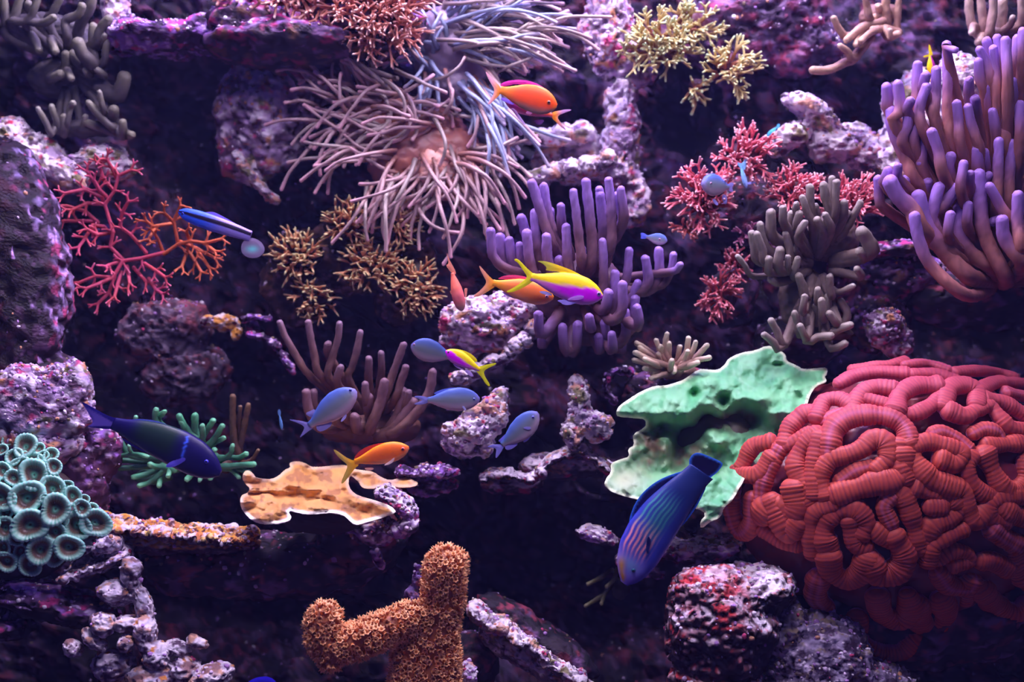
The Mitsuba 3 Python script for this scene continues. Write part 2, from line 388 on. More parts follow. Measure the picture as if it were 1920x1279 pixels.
rock('rock_ledge', 'white horizontal ledge beneath the two orange and magenta fish', ridge([(1005, 338), (1050, 322), (1100, 318), (1150, 300)], 350, 13, 44, 2) + ridge([(1005, 262), (1050, 256), (1100, 250)], 380, 17, 40, 3) + [(1080, 300, 430, 80, 40, 50, 0)], 'white', 22, 5, 9, 26, 60)
rock('rock', 'dark purple crusted rock along the top right of centre', [(1420, 40, 440, 130, 80, 80, 0), (1500, 90, 450, 80, 60, 60), (1340, 60, 450, 60, 60, 90)], 'dark', 23, 6, 12, 40, 200, [('purple', lambda v, n: .25 + 0 * v[:, 0])])
rock('rock', 'pinkish white eroded rock with a bright streak left of the tall purple coral', [(1520, 215, 340, 70, 50, 22, 32), (1480, 260, 340, 46, 46, 26, -30), (1570, 270, 360, 60, 50, 36), (1620, 290, 360, 36, 40, 40)], 'white', 24, 5, 12, 30, 240)
rock('rock', 'white rubble rock seen between the tall purple fingers', [(1740, 210, 330, 90, 50, 80, 0), (1800, 160, 330, 60, 50, 50), (1700, 290, 330, 60, 50, 70)], 'white', 25, 6, 10, 30, 240)
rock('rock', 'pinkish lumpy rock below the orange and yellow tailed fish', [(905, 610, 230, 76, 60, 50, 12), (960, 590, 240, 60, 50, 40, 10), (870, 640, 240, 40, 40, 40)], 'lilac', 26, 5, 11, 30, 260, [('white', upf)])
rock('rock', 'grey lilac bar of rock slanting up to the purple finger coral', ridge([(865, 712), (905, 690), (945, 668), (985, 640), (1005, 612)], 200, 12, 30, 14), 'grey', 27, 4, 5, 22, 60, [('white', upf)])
rock('rock', 'pink and tan lumpy rock behind the small chromis at the centre', [(895, 800, 150, 50, 50, 36, -20), (925, 775, 150, 26, 40, 34, 10), (870, 830, 150, 40, 40, 30), (940, 752, 160, 12, 24, 20), (850, 808, 150, 24, 30, 16, 30), (905, 835, 150, 30, 30, 16, -20)], 'white', 28, 5, 10, 26, 180)
rock('rock', 'triangular pale pink pillar between the caves left of the green plate coral', [(1085, 770, 130, 24, 36, 56, 4), (1110, 795, 130, 40, 36, 28, 34), (1080, 735, 135, 15, 30, 30), (1070, 820, 130, 16, 30, 30, -20)], 'white', 29, 4, 9, 26, 120)
rock('rock_ledge', 'thin pale rim arching over the dark central cave', ridge([(908, 892), (925, 884), (960, 888), (990, 896), (1015, 880), (1035, 858), (1065, 846), (1085, 842), (1105, 856), (1128, 868), (1140, 886)], 165, 7.5, 40, 4) + [(1060, 872, 230, 90, 40, 26, 0), (960, 905, 230, 60, 40, 20, 0)], 'white', 30, 4, 5, 18, 70, [('dark', lambda v, n: smooth(.1, -.3, n[:, 2]))])  # down-facing rock painted dark, as shade under the rim
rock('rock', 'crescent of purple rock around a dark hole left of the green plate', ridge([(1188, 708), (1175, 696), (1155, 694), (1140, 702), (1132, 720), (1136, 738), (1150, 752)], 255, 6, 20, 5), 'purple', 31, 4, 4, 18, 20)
rock('rock_ledge', 'long orange and yellow crusted ledge right of the teal polyps', ridge([(185, 976), (240, 984), (300, 992), (360, 996), (420, 1004), (475, 1008)], 55, 10, 60, 6) + [(320, 1012, 120, 170, 70, 20, 3)], 'orange', 32, 4, 8, 22, 160, [('maroon', lambda v, n: smooth(.15, -.25, n[:, 2]))])  # shade under the ledge painted in maroon
rock('rock', 'dark rock mass under the orange ledge and the tan plate coral', [(520, 1060, 190, 230, 120, 60, -4), (350, 1050, 160, 120, 80, 34), (680, 1010, 170, 90, 90, 60)], 'dark', 33, 7, 10, 50, 160)
rock('rock', 'purple lumpy rock holding up the right end of the tan plate coral', ridge([(725, 925), (755, 940), (772, 962), (770, 985), (740, 990)], 60, 16, 40, 7) + [(700, 990, 90, 50, 40, 30)], 'purple', 34, 4, 7, 22, 140, [('white', upf)])
rock('rock', 'purple rubble strip above the cave beside the tan plate coral', ridge([(760, 886), (800, 882), (850, 884)], 130, 10, 40, 8) + [(810, 905, 170, 50, 40, 20)], 'purple', 35, 4, 7, 22, 110)
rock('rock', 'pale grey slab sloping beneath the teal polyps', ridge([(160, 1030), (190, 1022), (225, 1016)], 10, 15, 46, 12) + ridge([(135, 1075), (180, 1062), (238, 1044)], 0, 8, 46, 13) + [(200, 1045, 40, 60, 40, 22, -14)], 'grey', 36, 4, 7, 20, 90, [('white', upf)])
rock('rock', 'dark sloping slab with a lilac top edge at lower left', [(100, 1130, 20, 130, 70, 34, 12), (-20, 1160, 20, 90, 70, 30, 8)], 'shadow_maroon', 37, 5, 8, 30, 110, [('purple', upf)])
rock('rock', 'pale violet knobbly rock pile rising at lower left', [(255, 1075, -20, 20, 26, 34, -14), (225, 1110, -20, 36, 40, 24, 10), (275, 1130, -20, 16, 26, 46, -20), (200, 1165, -50, 24, 30, 22, 30), (245, 1165, -40, 26, 30, 16), (185, 1195, -50, 28, 30, 13, 40), (145, 1210, -50, 18, 26, 16, 10),
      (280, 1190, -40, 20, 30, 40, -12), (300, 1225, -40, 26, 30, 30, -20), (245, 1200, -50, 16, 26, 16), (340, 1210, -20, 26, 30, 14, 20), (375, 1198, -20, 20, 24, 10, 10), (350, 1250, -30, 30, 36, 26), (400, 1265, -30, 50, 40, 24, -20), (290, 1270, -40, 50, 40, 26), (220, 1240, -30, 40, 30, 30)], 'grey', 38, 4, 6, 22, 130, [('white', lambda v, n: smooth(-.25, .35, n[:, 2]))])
rock('rock', 'pale crusted ridge slanting down to the right at the bottom centre', ridge([(893, 1146), (915, 1158), (950, 1178), (985, 1200), (1020, 1228), (1060, 1252), (1105, 1282)], 55, 11, 40, 9) + [(960, 1215, 90, 70, 50, 22, 34), (1040, 1262, 90, 70, 50, 22, 34)], 'white', 39, 4, 7, 20, 160, [('dark', lambda v, n: smooth(.15, -.2, n[:, 2]) * .8)])  # underside of the ridge darkened in colour, like shade
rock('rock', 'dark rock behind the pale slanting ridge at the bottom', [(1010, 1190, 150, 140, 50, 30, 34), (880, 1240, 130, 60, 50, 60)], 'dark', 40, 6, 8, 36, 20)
rock('rock', 'porous block with crimson and white crust at the bottom right', [(1350, 1180, -30, 104, 100, 120, 4), (1330, 1110, -20, 78, 90, 50, 4), (1410, 1110, 0, 80, 90, 48, -6), (1340, 1290, -20, 90, 90, 90)], 'shadow_maroon', 41, 4, 8, 26, 260,
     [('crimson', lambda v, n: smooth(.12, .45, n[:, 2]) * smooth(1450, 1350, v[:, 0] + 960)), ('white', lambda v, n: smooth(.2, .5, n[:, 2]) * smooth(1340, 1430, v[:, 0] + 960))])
rock('rock', 'grey violet rubble slope between the porous block and the red brain coral', [(1530, 1250, 30, 110, 100, 100, -20), (1460, 1180, 40, 60, 80, 70, -10), (1620, 1290, 40, 90, 90, 60)], 'grey', 42, 4, 8, 20, 420)
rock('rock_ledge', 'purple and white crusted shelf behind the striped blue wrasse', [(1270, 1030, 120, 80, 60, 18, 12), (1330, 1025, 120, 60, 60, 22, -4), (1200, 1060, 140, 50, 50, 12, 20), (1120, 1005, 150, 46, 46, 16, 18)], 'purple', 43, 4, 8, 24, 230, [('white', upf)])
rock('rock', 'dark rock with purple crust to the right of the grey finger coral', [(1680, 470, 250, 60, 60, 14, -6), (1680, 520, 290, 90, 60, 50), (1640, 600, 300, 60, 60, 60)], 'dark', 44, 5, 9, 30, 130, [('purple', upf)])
rock('rock', 'small lilac and tan rubble heap right of the lower grey coral fingers', [(1655, 615, 230, 36, 36, 44, 0), (1680, 640, 240, 30, 30, 30)], 'lilac', 45, 4, 8, 22, 110)
rock('rock', 'brown rock carrying the tufts of brown seaweed', [(690, 480, 420, 130, 70, 70, 0), (560, 520, 430, 70, 60, 90, 0), (760, 560, 420, 60, 60, 50)], 'brown', 46, 6, 11, 36, 100)
rock('rock', 'dark rock with a purple rim around the hole left of the brown fingers', ridge([(468, 600), (490, 594), (512, 600)], 300, 5, 24, 10) + ridge([(475, 628), (500, 632), (522, 642), (540, 668), (555, 692)], 300, 6, 24, 11) + [(480, 614, 330, 16, 16, 14, 0)], 'purple', 47, 4, 4, 18, 20)
rock('rock', 'small tan lump of rock in the shade under the pink branching coral', [(430, 605, 330, 28, 30, 17, 0), (400, 600, 330, 14, 20, 12), (452, 626, 330, 10, 20, 14)], 'orange', 48, 4, 6, 20, 10)
rock('rock', 'shaded rubble rock between the pink branching coral and the green coral', [(310, 620, 400, 90, 60, 60, 0), (350, 700, 420, 80, 60, 60)], 'dark', 49, 6, 12, 34, 120, [('lilac', lambda v, n: .25 + 0 * v[:, 0])])
rock('rock', 'rock carrying the pink and grey corals right of centre', [(1540, 520, 330, 110, 70, 110, 0), (1400, 400, 360, 110, 60, 60), (1370, 560, 340, 50, 50, 60), (1500, 640, 320, 90, 60, 50)], 'dark', 50, 7, 10, 40, 160)
rock('rock', 'dark rock beneath the small cream finger coral', [(1260, 740, 250, 90, 60, 50, 0)], 'dark', 51, 6, 9, 36, 60)
rock('rock', 'dark rock beneath the tall purple finger coral', [(1830, 560, 300, 160, 90, 60, 0), (1880, 420, 330, 120, 70, 120)], 'dark', 52, 7, 9, 40, 40)
rock('rock', 'dark rock carrying the red brain coral', [(1720, 1130, 150, 250, 120, 120, 0)], 'dark', 53, 8, 10, 40, 0)
rock('rock', 'purple crusted lumps between the orange branching coral and the cave', [(790, 1075, 60, 14, 24, 26, -10), (715, 1040, 70, 10, 20, 20, -20), (780, 1110, 60, 18, 20, 22, 20)], 'purple', 54, 4, 6, 20, 30)
rock('rock', 'small white lump at the foot of the orange branching coral', [(872, 1265, -20, 22, 26, 34, 0)], 'white', 55, 4, 6, 20, 50)
rock('rock', 'dark rock carrying the teal polyps', [(50, 980, 90, 120, 80, 90, 0)], 'dark', 56, 7, 8, 40, 0)
# ---------------------------------------------------------------- corals: builders
def crop(x0, y0, s):
    """coordinates read in an enlarged view -> frame"""
    return lambda p: (x0 + np.asarray(p, float)[..., 0] / s, y0 + np.asarray(p, float)[..., 1] / s)

def finger_coral(name, label, cat_, fingers, cr, core, Y0, r, body, tip, tiplight, seed=0, group=None, base=None, tipstart=.45, wob=1.1, spread=70, basecol=None, sag=0.0):
    """fingers: lists of points in the enlarged view, tip first (a last number is its own radius factor); each runs on to the core of the colony."""
    rng = np.random.default_rng(seed)
    key = thing(name, label, cat_, group)
    if base:
        v, f = blob(base, 6)
        v = v + vnormals(v, f) * relief(v, 4, 24, seed)[:, None]
        add(key + '__base', (v, f), 'coral_material', blend(basecol if basecol is not None else body * .8, body, noise(v / 12, seed)))
    for i, fg in enumerate(fingers):
        rf = 1.0
        if isinstance(fg[-1], (int, float)):
            rf, fg = fg[-1], fg[:-1]
        x, y = cr(fg)
        Yf = Y0 + (rng.random() - .5) * spread
        ys = Yf + np.linspace(0, 22, len(fg))
        P = W(x, y, ys)
        c = W(core[0] + (x[-1] - core[0]) * .35, core[1] + (y[-1] - core[1]) * .35 + sag, core[2])
        P = np.vstack([P, c])[::-1]
        L = np.linalg.norm(np.diff(P[1:], axis=0), axis=1).sum()
        R = r * rf * np.r_[1.25, np.linspace(1.12, .95, len(fg))] * (0.92 + .16 * rng.random())
        v, f, s = tube(P, R, n=max(12, int(L / 5) + 6), sides=12, wob=wob, seed=seed + i)
        v = v + vnormals(v, f) * ((noise(v / 3.0, seed + 9) - .5) * 1.9)[:, None]
        # distance from the tip along the finger decides the colour: living tips are paler
        d = np.linalg.norm(v - P[-1], axis=1)
        g = smooth(L * (1 - tipstart) + 18, 0, d)
        c = blend(body * (.85 + .3 * rng.random()), tip, g)
        c = blend(c, tiplight, smooth(9, 0, d) * .8)
        c = c * (0.72 + .56 * noise(v / 2.6, seed + 5))[:, None]
        add(key + '__finger', (v, f), 'coral_material', c)
    return key

def fork(rng, p, d, length, r, depth, spread, plane=None, wig=.25, droop=0.0, shrink=.78, out=None, acc=0.0, taper=.8):
    """one forking twig: list of (points, radii, distance from the root at both ends)"""
    out = [] if out is None else out
    L = length * (.8 + .4 * rng.random())
    n = rng.normal(size=3) * wig
    if plane is not None: n[1] *= plane
    mid = p + unit(d + n * .6) * L * .5
    d2 = unit(d + n * .9 + np.array([0, 0, -droop]))
    end = mid + d2 * L * .5
    out.append((np.array([p, mid, end]), np.array([r, r * (1 + taper) / 2, r * taper]), acc, acc + L))
    if depth > 0:
        k = 2 if rng.random() < .8 else 3
        ax = rng.normal(size=3)
        if plane is not None: ax = np.array([0, 1.0, 0]) + .3 * plane * ax
        side = unit(np.cross(d2, ax))
        for j in range(k):
            sgn = (j - (k - 1) / 2) * 2 / max(k - 1, 1)
            a = spread * (sgn + .35 * rng.normal())
            nd = unit(d2 * math.cos(a) + side * math.sin(a) + rng.normal(size=3) * .12)
            fork(rng, end - d2 * r * .3, nd, L * shrink, r * taper, depth - 1, spread, plane, wig, droop, shrink, out, acc + L, taper)
    return out

def twig_mesh(segs, sides=5, n=4, flat=1.0):
    """a forked twig as one closed surface, with for each vertex its relative distance from the root"""
    v, f = union([tube(P, R, n=n, sides=sides, start_cap=True, flat=flat)[:2] for P, R, _, _ in segs])
    far = max(s[3] for s in segs)
    pts, val = [], []
    for P, R, a, b in segs:
        q = spline(P, 6); pts.append(q); val.append(np.linspace(a, b, 6) / far)
    _, i = cKDTree(np.vstack(pts)).query(v)
    return v, f, np.concatenate(val)[i]

def bush(name, label, cat_, clumps, cols, seed, group=None, part='branch', material='coral_material', base_r=.55, basecol=None, flat=1.0):
    """clumps: (px, py, Y, rx, rz, n, length, radius, depth, aim) : twigs growing out of a rounded core towards the viewer and upwards"""
    rng = np.random.default_rng(seed)
    key = thing(name, label, cat_, group)
    body, tip, light = cols
    bv, bf = blob([(c[0], c[1], c[2] + 14, c[3] * base_r, min(c[3], c[4]) * base_r, c[4] * base_r) for c in clumps], 7)
    bv = bv + vnormals(bv, bf) * relief(bv, 4, 20, seed)[:, None]
    add(key + '__base', (bv, bf), 'coral_material', np.broadcast_to((basecol if basecol is not None else body * .5), bv.shape) * (.7 + .6 * noise(bv / 8, seed))[:, None])
    for (px, py, Y, rx, rz, n, length, r, depth, aim) in clumps:
        c0 = W(px, py, Y + 10)
        for i in range(n):
            th = 2 * np.pi * (i * .618034 % 1) + rng.normal() * .25
            rho = math.sqrt((i + .5) / n)
            d = np.array([math.cos(th) * rho, -math.sqrt(max(0, 1 - rho ** 2)) * .9 - .15, math.sin(th) * rho])
            d = unit(d + np.asarray(aim) * 1.0)
            p = c0 + np.array([rx * .55 * math.cos(th) * rho, d[1] * min(rx, rz) * .35, rz * .55 * math.sin(th) * rho])
            segs = fork(rng, p, d, length, r, depth, .5)
            v, f, s = twig_mesh(segs, flat=flat)
            k = .8 + .4 * rng.random()
            c = blend(body * k, tip * k, smooth(.15, .8, s))
            c = blend(c, light, smooth(.82, 1.0, s) * (.5 + .5 * rng.random()))
            add(key + '__' + part, (v, f), material, c)
    return key

# ---------------------------------------------------------------- purple finger corals
PB, PT, PL = lin((112, 76, 92)), lin((160, 122, 204)), lin((214, 192, 240))
c7 = crop(800, 300, 3.198)
finger_coral('finger_coral', 'bushy purple finger coral in the middle, behind the yellow and magenta fish', 'coral',
    [[(632, 140), (690, 330), (760, 520)], [(703, 160), (740, 380), (800, 540)], [(738, 310), (745, 420)], [(568, 350), (600, 450), (680, 620)], [(648, 320), (665, 540), (720, 650)], [(805, 280), (815, 420)], [(880, 195), (915, 480), (930, 620)],
     [(745, 385), (780, 560), (820, 660)], [(955, 135), (990, 460), (985, 640)], [(1035, 180), (1060, 420)], [(1040, 210), (1060, 470), (1030, 640)], [(1092, 125), (1110, 380), (1090, 560)], [(1165, 180), (1170, 400)], [(1145, 215), (1170, 370), (1110, 480), (1060, 640)],
     [(385, 430), (400, 580), (520, 670)], [(440, 465), (455, 600), (540, 680)], [(497, 485), (515, 620), (600, 700)], [(557, 515), (570, 640), (640, 700)], [(600, 440), (625, 640), (690, 720)], [(718, 465), (725, 600), (780, 700)], [(835, 405), (850, 620), (880, 740)], [(742, 580), (750, 680)], [(928, 535), (935, 690), (950, 760)],
     [(1055, 490), (1060, 750), (1030, 820)], [(795, 600), (805, 680)], [(1213, 545), (1195, 720), (1110, 820)], [(1312, 595), (1325, 740), (1230, 800)], [(1390, 545), (1390, 720), (1290, 790)], [(1480, 570), (1455, 690), (1370, 760), .85], [(1520, 630), (1460, 670), .8], [(1130, 685), (1125, 900), (1060, 960)],
     [(1175, 750), (1170, 900), (1100, 960)], [(1250, 835), (1240, 980), (1170, 1030)], [(1190, 915), (1190, 1060), (1110, 1090)], [(1262, 890), (1255, 1000)], [(815, 1005), (822, 1110), (860, 1140)], [(905, 990), (900, 1110), (860, 1145)], [(670, 930), (680, 1050), (740, 1000)], [(692, 1045), (700, 1110), .9],
     [(1030, 1065), (1035, 1145)], [(1110, 1050), (1105, 1140)], [(1178, 1070), (1150, 1140)], [(1065, 980), (1080, 1060)], [(975, 945), (985, 1010)], [(1265, 740), (1230, 820), (1150, 880)], [(860, 700), (880, 800)], [(960, 760), (985, 850)], [(1090, 800), (1060, 900)]],
    c7, (1085, 530, 190), 95, 9.6, PB, PT, PL, 61, base=[(1085, 545, 200, 90, 60, 70), (1110, 610, 190, 60, 50, 40)], basecol=lin((70, 46, 66)))
ca, cb = crop(1500, 0, 4.567), crop(1560, 200, 3.197)
toA = lambda fs: [[tuple(np.array(ca(p)).tolist()) for p in fg if not isinstance(p, float)] + [p for p in fg if isinstance(p, float)] for fg in fs]
toB = lambda fs: [[tuple(np.array(cb(p)).tolist()) for p in fg if not isinstance(p, float)] + [p for p in fg if isinstance(p, float)] for fg in fs]
ident = lambda p: (np.asarray(p, float)[..., 0], np.asarray(p, float)[..., 1])
PB2, PT2 = lin((156, 98, 96)), lin((166, 124, 212))
finger_coral('finger_coral', 'tall purple finger coral with tan lower branches along the right edge', 'coral',
    toA([[(740, 750), (760, 900), (800, 1010), 1.1], [(840, 725), (860, 950), (830, 1100), 1.1], [(1005, 560), (1000, 830), (1010, 1000)], [(1075, 650), (1070, 800)], [(1080, 750), (1020, 960), (1100, 1200), 1.1], [(1165, 600), (1165, 800), (1180, 1150)], [(1255, 385), (1265, 700), (1265, 1000), (1320, 1300)],
         [(1325, 428), (1262, 470), .85], [(945, 865), (930, 980)], [(1540, 430), (1600, 560), (1640, 800)], [(1600, 355), (1640, 600)], [(1655, 420), (1670, 600), (1690, 900)], [(1690, 330), (1740, 700)], [(1760, 350), (1780, 900)], [(1860, 330), (1840, 700)], [(1905, 270), (1900, 600)],
         [(1890, 490), (1890, 900)], [(1530, 530), (1540, 700), (1580, 800)], [(1450, 690), (1450, 820)], [(1580, 700), (1600, 850)], [(1600, 745), (1610, 930)], [(1345, 890), (1360, 1050), (1390, 1300)], [(1440, 920), (1480, 1100), (1540, 1300)], [(1500, 850), (1510, 960)],
         [(1715, 865), (1750, 1050), (1760, 1290), 1.1], [(1880, 900), (1880, 1290), 1.1], [(1650, 960), (1680, 1200)], [(1820, 700), (1820, 900)]]) +
    toB([[(350, 25), (360, 130), (400, 230), (450, 330), (520, 470), 1.1], [(455, 50), (450, 150), (440, 250), 1.1], [(515, 70), (515, 300)], [(545, 200), (560, 420), 1.15], [(600, 155), (640, 280), (680, 440), 1.1], [(530, 340), (560, 430), .9], [(710, 300), (710, 450), 1.2], [(790, 345), (780, 540)], [(870, 260), (880, 400), 1.1], [(915, 275), (925, 380)],
         [(1000, 210), (995, 420), (985, 620), 1.05], [(1075, 220), (1065, 420), (1060, 620), 1.05], [(275, 435), (285, 540), (330, 620)], [(335, 385), (345, 500)], [(395, 360), (405, 440)], [(350, 455), (400, 540), (480, 620), (560, 760), 1.6], [(445, 435), (470, 540)], [(520, 540), (540, 640), (580, 740), (700, 900), (830, 1020), 1.5], [(640, 485), (605, 620), (600, 680), (650, 790), (740, 900), 1.2],
         [(745, 490), (680, 580), (610, 680), 1.2], [(495, 660), (520, 800), (600, 960), (800, 1130), 1.3], [(770, 560), (775, 660)], [(765, 615), (770, 760), (830, 880), (950, 960), 1.4], [(815, 590), (820, 740)], [(710, 650), (712, 800)], [(880, 410), (890, 600), (920, 780), (1040, 1020), 1.5], [(940, 412), (905, 510), .9],
         [(1020, 685), (1040, 800), (1140, 950), 1.35], [(1115, 535), (1112, 700), (1130, 880), 1.15], [(965, 690), (1030, 700)], [(575, 455), (580, 540)], [(828, 405), (830, 490)], [(945, 480), (1010, 600), (1060, 700), 1.1]]),
    ident, (1880, 505, 200), 40, 9.4, PB2, PT2, PL, 62, base=[(1880, 500, 210, 90, 60, 40), (1900, 300, 240, 70, 50, 170)], basecol=lin((80, 50, 66)), sag=20)
# ---------------------------------------------------------------- grey, olive, cream, tan and brown finger corals
cg = crop(1380, 330, 3.653)
GB, GT, GL = lin((116, 98, 92)), lin((158, 146, 136)), lin((226, 218, 214))
finger_coral('finger_coral', 'grey tan finger coral with blunt tips in front of the pink bushy corals', 'coral',
    [[(505, 80), (510, 180), (520, 280)], [(455, 150), (490, 250), (525, 340)], [(600, 65), (615, 160), (640, 260), 1.2], [(655, 20), (660, 140), (665, 265)], [(688, 45), (682, 150), (680, 260)], [(742, 185), (732, 280)], [(850, 185), (800, 280), (770, 340)], [(765, 255), (730, 320), (700, 380)], [(612, 268), (650, 370)], [(557, 300), (600, 400)],
     [(545, 210), (555, 300)], [(240, 255), (240, 330), (260, 420), 1.3], [(322, 225), (335, 340)], [(375, 258), (370, 380), .9], [(432, 262), (420, 360)], [(472, 322), (425, 430)], [(412, 195), (418, 260)], [(165, 335), (185, 430), (240, 520)], [(108, 395), (120, 480), (160, 590)], [(145, 400), (180, 500), (210, 600)],
     [(340, 395), (360, 470), (390, 580)], [(427, 475), (425, 560), 1.15], [(300, 512), (298, 640), 1.3], [(225, 572), (235, 660)], [(222, 632), (285, 690), .9], [(355, 558), (360, 650), .8], [(422, 572), (400, 690)], [(12, 552), (60, 610), (130, 690), .8], [(238, 705), (300, 730)], [(645, 692), (640, 760), (655, 830), .95], [(802, 752), (690, 795), .7],
     [(585, 855), (600, 980)], [(628, 830), (635, 960)], [(547, 895), (560, 1010)], [(640, 945), (700, 1010)], [(722, 862), (762, 950), (720, 1020), (620, 1060)], [(242, 995), (280, 1060), (335, 1150)], [(195, 1090), (250, 1130), (310, 1170)], [(402, 942), (420, 1000), (440, 1080), .9], [(440, 1030), (490, 1100)], [(480, 965), (500, 1080)],
     [(650, 1095), (570, 1100), (480, 1120)], [(780, 1020), (700, 1050), (610, 1085)], [(745, 1150), (640, 1165)], [(430, 690), (455, 750), (480, 830), 1.2], [(865, 385), (900, 440), (920, 520), 1.9], [(470, 830), (460, 930)], [(560, 780), (560, 860)], [(850, 520), (870, 560), 1.4], [(830, 640), (850, 690)]],
    cg, (1530, 500, 190), 110, 7.8, GB, GT, GL, 63, base=[(1545, 450, 210, 60, 46, 46), (1500, 560, 210, 46, 40, 60), (1545, 625, 200, 50, 36, 16)], basecol=lin((70, 56, 56)), tipstart=.6, wob=1.2)
cc = crop(1120, 620, 3.365)
finger_coral('finger_coral', 'small cream finger coral above the green plate coral', 'coral',
    [[(248, 80), (330, 130), (420, 210)], [(240, 140), (340, 190), (440, 220)], [(232, 187), (320, 210), (420, 240)], [(300, 180), (380, 220)], [(370, 62), (400, 140), (440, 200)], [(440, 20), (430, 100), (450, 180)], [(452, 82), (450, 170)], [(398, 102), (420, 180)], [(385, 148), (430, 220)], [(470, 188), (460, 240)],
     [(520, 102), (500, 200)], [(575, 50), (560, 140), (510, 210)], [(620, 75), (590, 150), (530, 220)], [(690, 92), (630, 160), (550, 220)], [(705, 172), (620, 190), (530, 230)], [(632, 202), (560, 230)], [(570, 132), (540, 200)], [(348, 270), (420, 260)], [(342, 302), (410, 280), (470, 270)], [(480, 262), (490, 230)], [(530, 235), (510, 280)], [(300, 240), (380, 250)], [(270, 110), (350, 170)]],
    cc, (1262, 692, 190), 120, 5.6, lin((176, 140, 124)), lin((222, 204, 170)), lin((250, 242, 226)), 64, base=[(1262, 694, 190, 34, 24, 18)], basecol=lin((120, 92, 84)), spread=36, tipstart=.7)
finger_coral('finger_coral', 'tan branching finger coral hanging at the top right', 'coral',
    [[(290, 160), (330, 240), (400, 310)], [(400, 345), (480, 270), (560, 225), (700, 190)], [(480, 385), (500, 310), (560, 250)], [(560, -20), (575, 60), (600, 170)], [(672, 55), (690, 120)], [(730, -40), (735, 90), (740, 230), 1.2], [(850, -30), (835, 130), (820, 270)], [(610, 160), (690, 130), 1.1], [(620, 250), (720, 240), (850, 285)], [(525, 350), (600, 280), (680, 250)],
     [(345, 395), (410, 440), (460, 500), .9], [(110, 600), (240, 600), (380, 540), (460, 500), 1.1], [(770, 260), (770, 330), (720, 230), .8], [(840, 290), (760, 320)]],
    ca, (1650, 45, 300), 250, 7.6, lin((150, 112, 100)), lin((196, 158, 132)), lin((240, 226, 220)), 65, base=[(1640, 40, 300, 40, 30, 24)], basecol=lin((110, 80, 76)), spread=40, wob=1.2)
finger_coral('finger_coral', 'tan upright finger coral at the top right corner', 'coral',
    [[(1445, -10), (1450, 100), (1480, 230), (1550, 330)], [(1545, -20), (1560, 120), (1580, 260)], [(1655, -20), (1650, 120), (1620, 300)], [(1735, 20), (1725, 130), (1715, 270), 1.2], [(1820, 150), (1800, 210), .7], [(1895, -20), (1890, 200)], [(1470, 280), (1490, 220), .8], [(1530, 360), (1560, 310)]],
    ca, (1850, 80, 290), 240, 9, lin((150, 116, 110)), lin((190, 164, 150)), lin((236, 228, 226)), 66, base=[(1860, 75, 290, 40, 30, 20)], basecol=lin((110, 80, 80)), spread=40, wob=1.0)
c5 = crop(520, 610, 4.41)
finger_coral('finger_coral', 'brown finger coral with long blurred branches behind the blue fish', 'coral',
    [[(20, -20), (80, 120), (160, 260), (270, 420)], [(255, -20), (280, 130), (310, 270), (360, 420)], [(515, -10), (500, 120), (450, 280), (430, 440)], [(685, 60), (660, 200), (620, 340), (590, 450)], [(757, 280), (755, 440)], [(857, 235), (860, 400)], [(1045, 165), (1000, 280), (950, 420), (880, 620), 1.1], [(1060, 350), (1020, 480), (970, 620), 1.1],
     [(885, 475), (850, 640), (770, 850), 1.4], [(725, 490), (740, 660), 1.2], [(755, 595), (750, 700), 1.2], [(240, 560), (260, 700), (360, 850), 1.3], [(300, 555), (330, 700), 1.1], [(1285, 390), (1250, 560), (1140, 740), (950, 900), 1.3], [(1035, 545), (1000, 720), (900, 880), 1.2], [(1085, 555), (1050, 680), 1.1], [(525, 350), (500, 490), 1.1], [(640, 760), (660, 850), 1.5],
     [(1120, 640), (1000, 820), (860, 920), 1.5], [(450, 640), (500, 800), 1.3], [(420, 160), (430, 260)], [(560, 600), (580, 760), 1.5]],
    c5, (700, 800, 260), 170, 7.4, lin((112, 78, 74)), lin((132, 98, 112)), lin((205, 186, 220)), 67, base=[(680, 805, 240, 80, 40, 26), (740, 800, 240, 50, 40, 30)], basecol=lin((110, 72, 60)), spread=50, tipstart=.35)
c1 = crop(0, 0, 3.0)
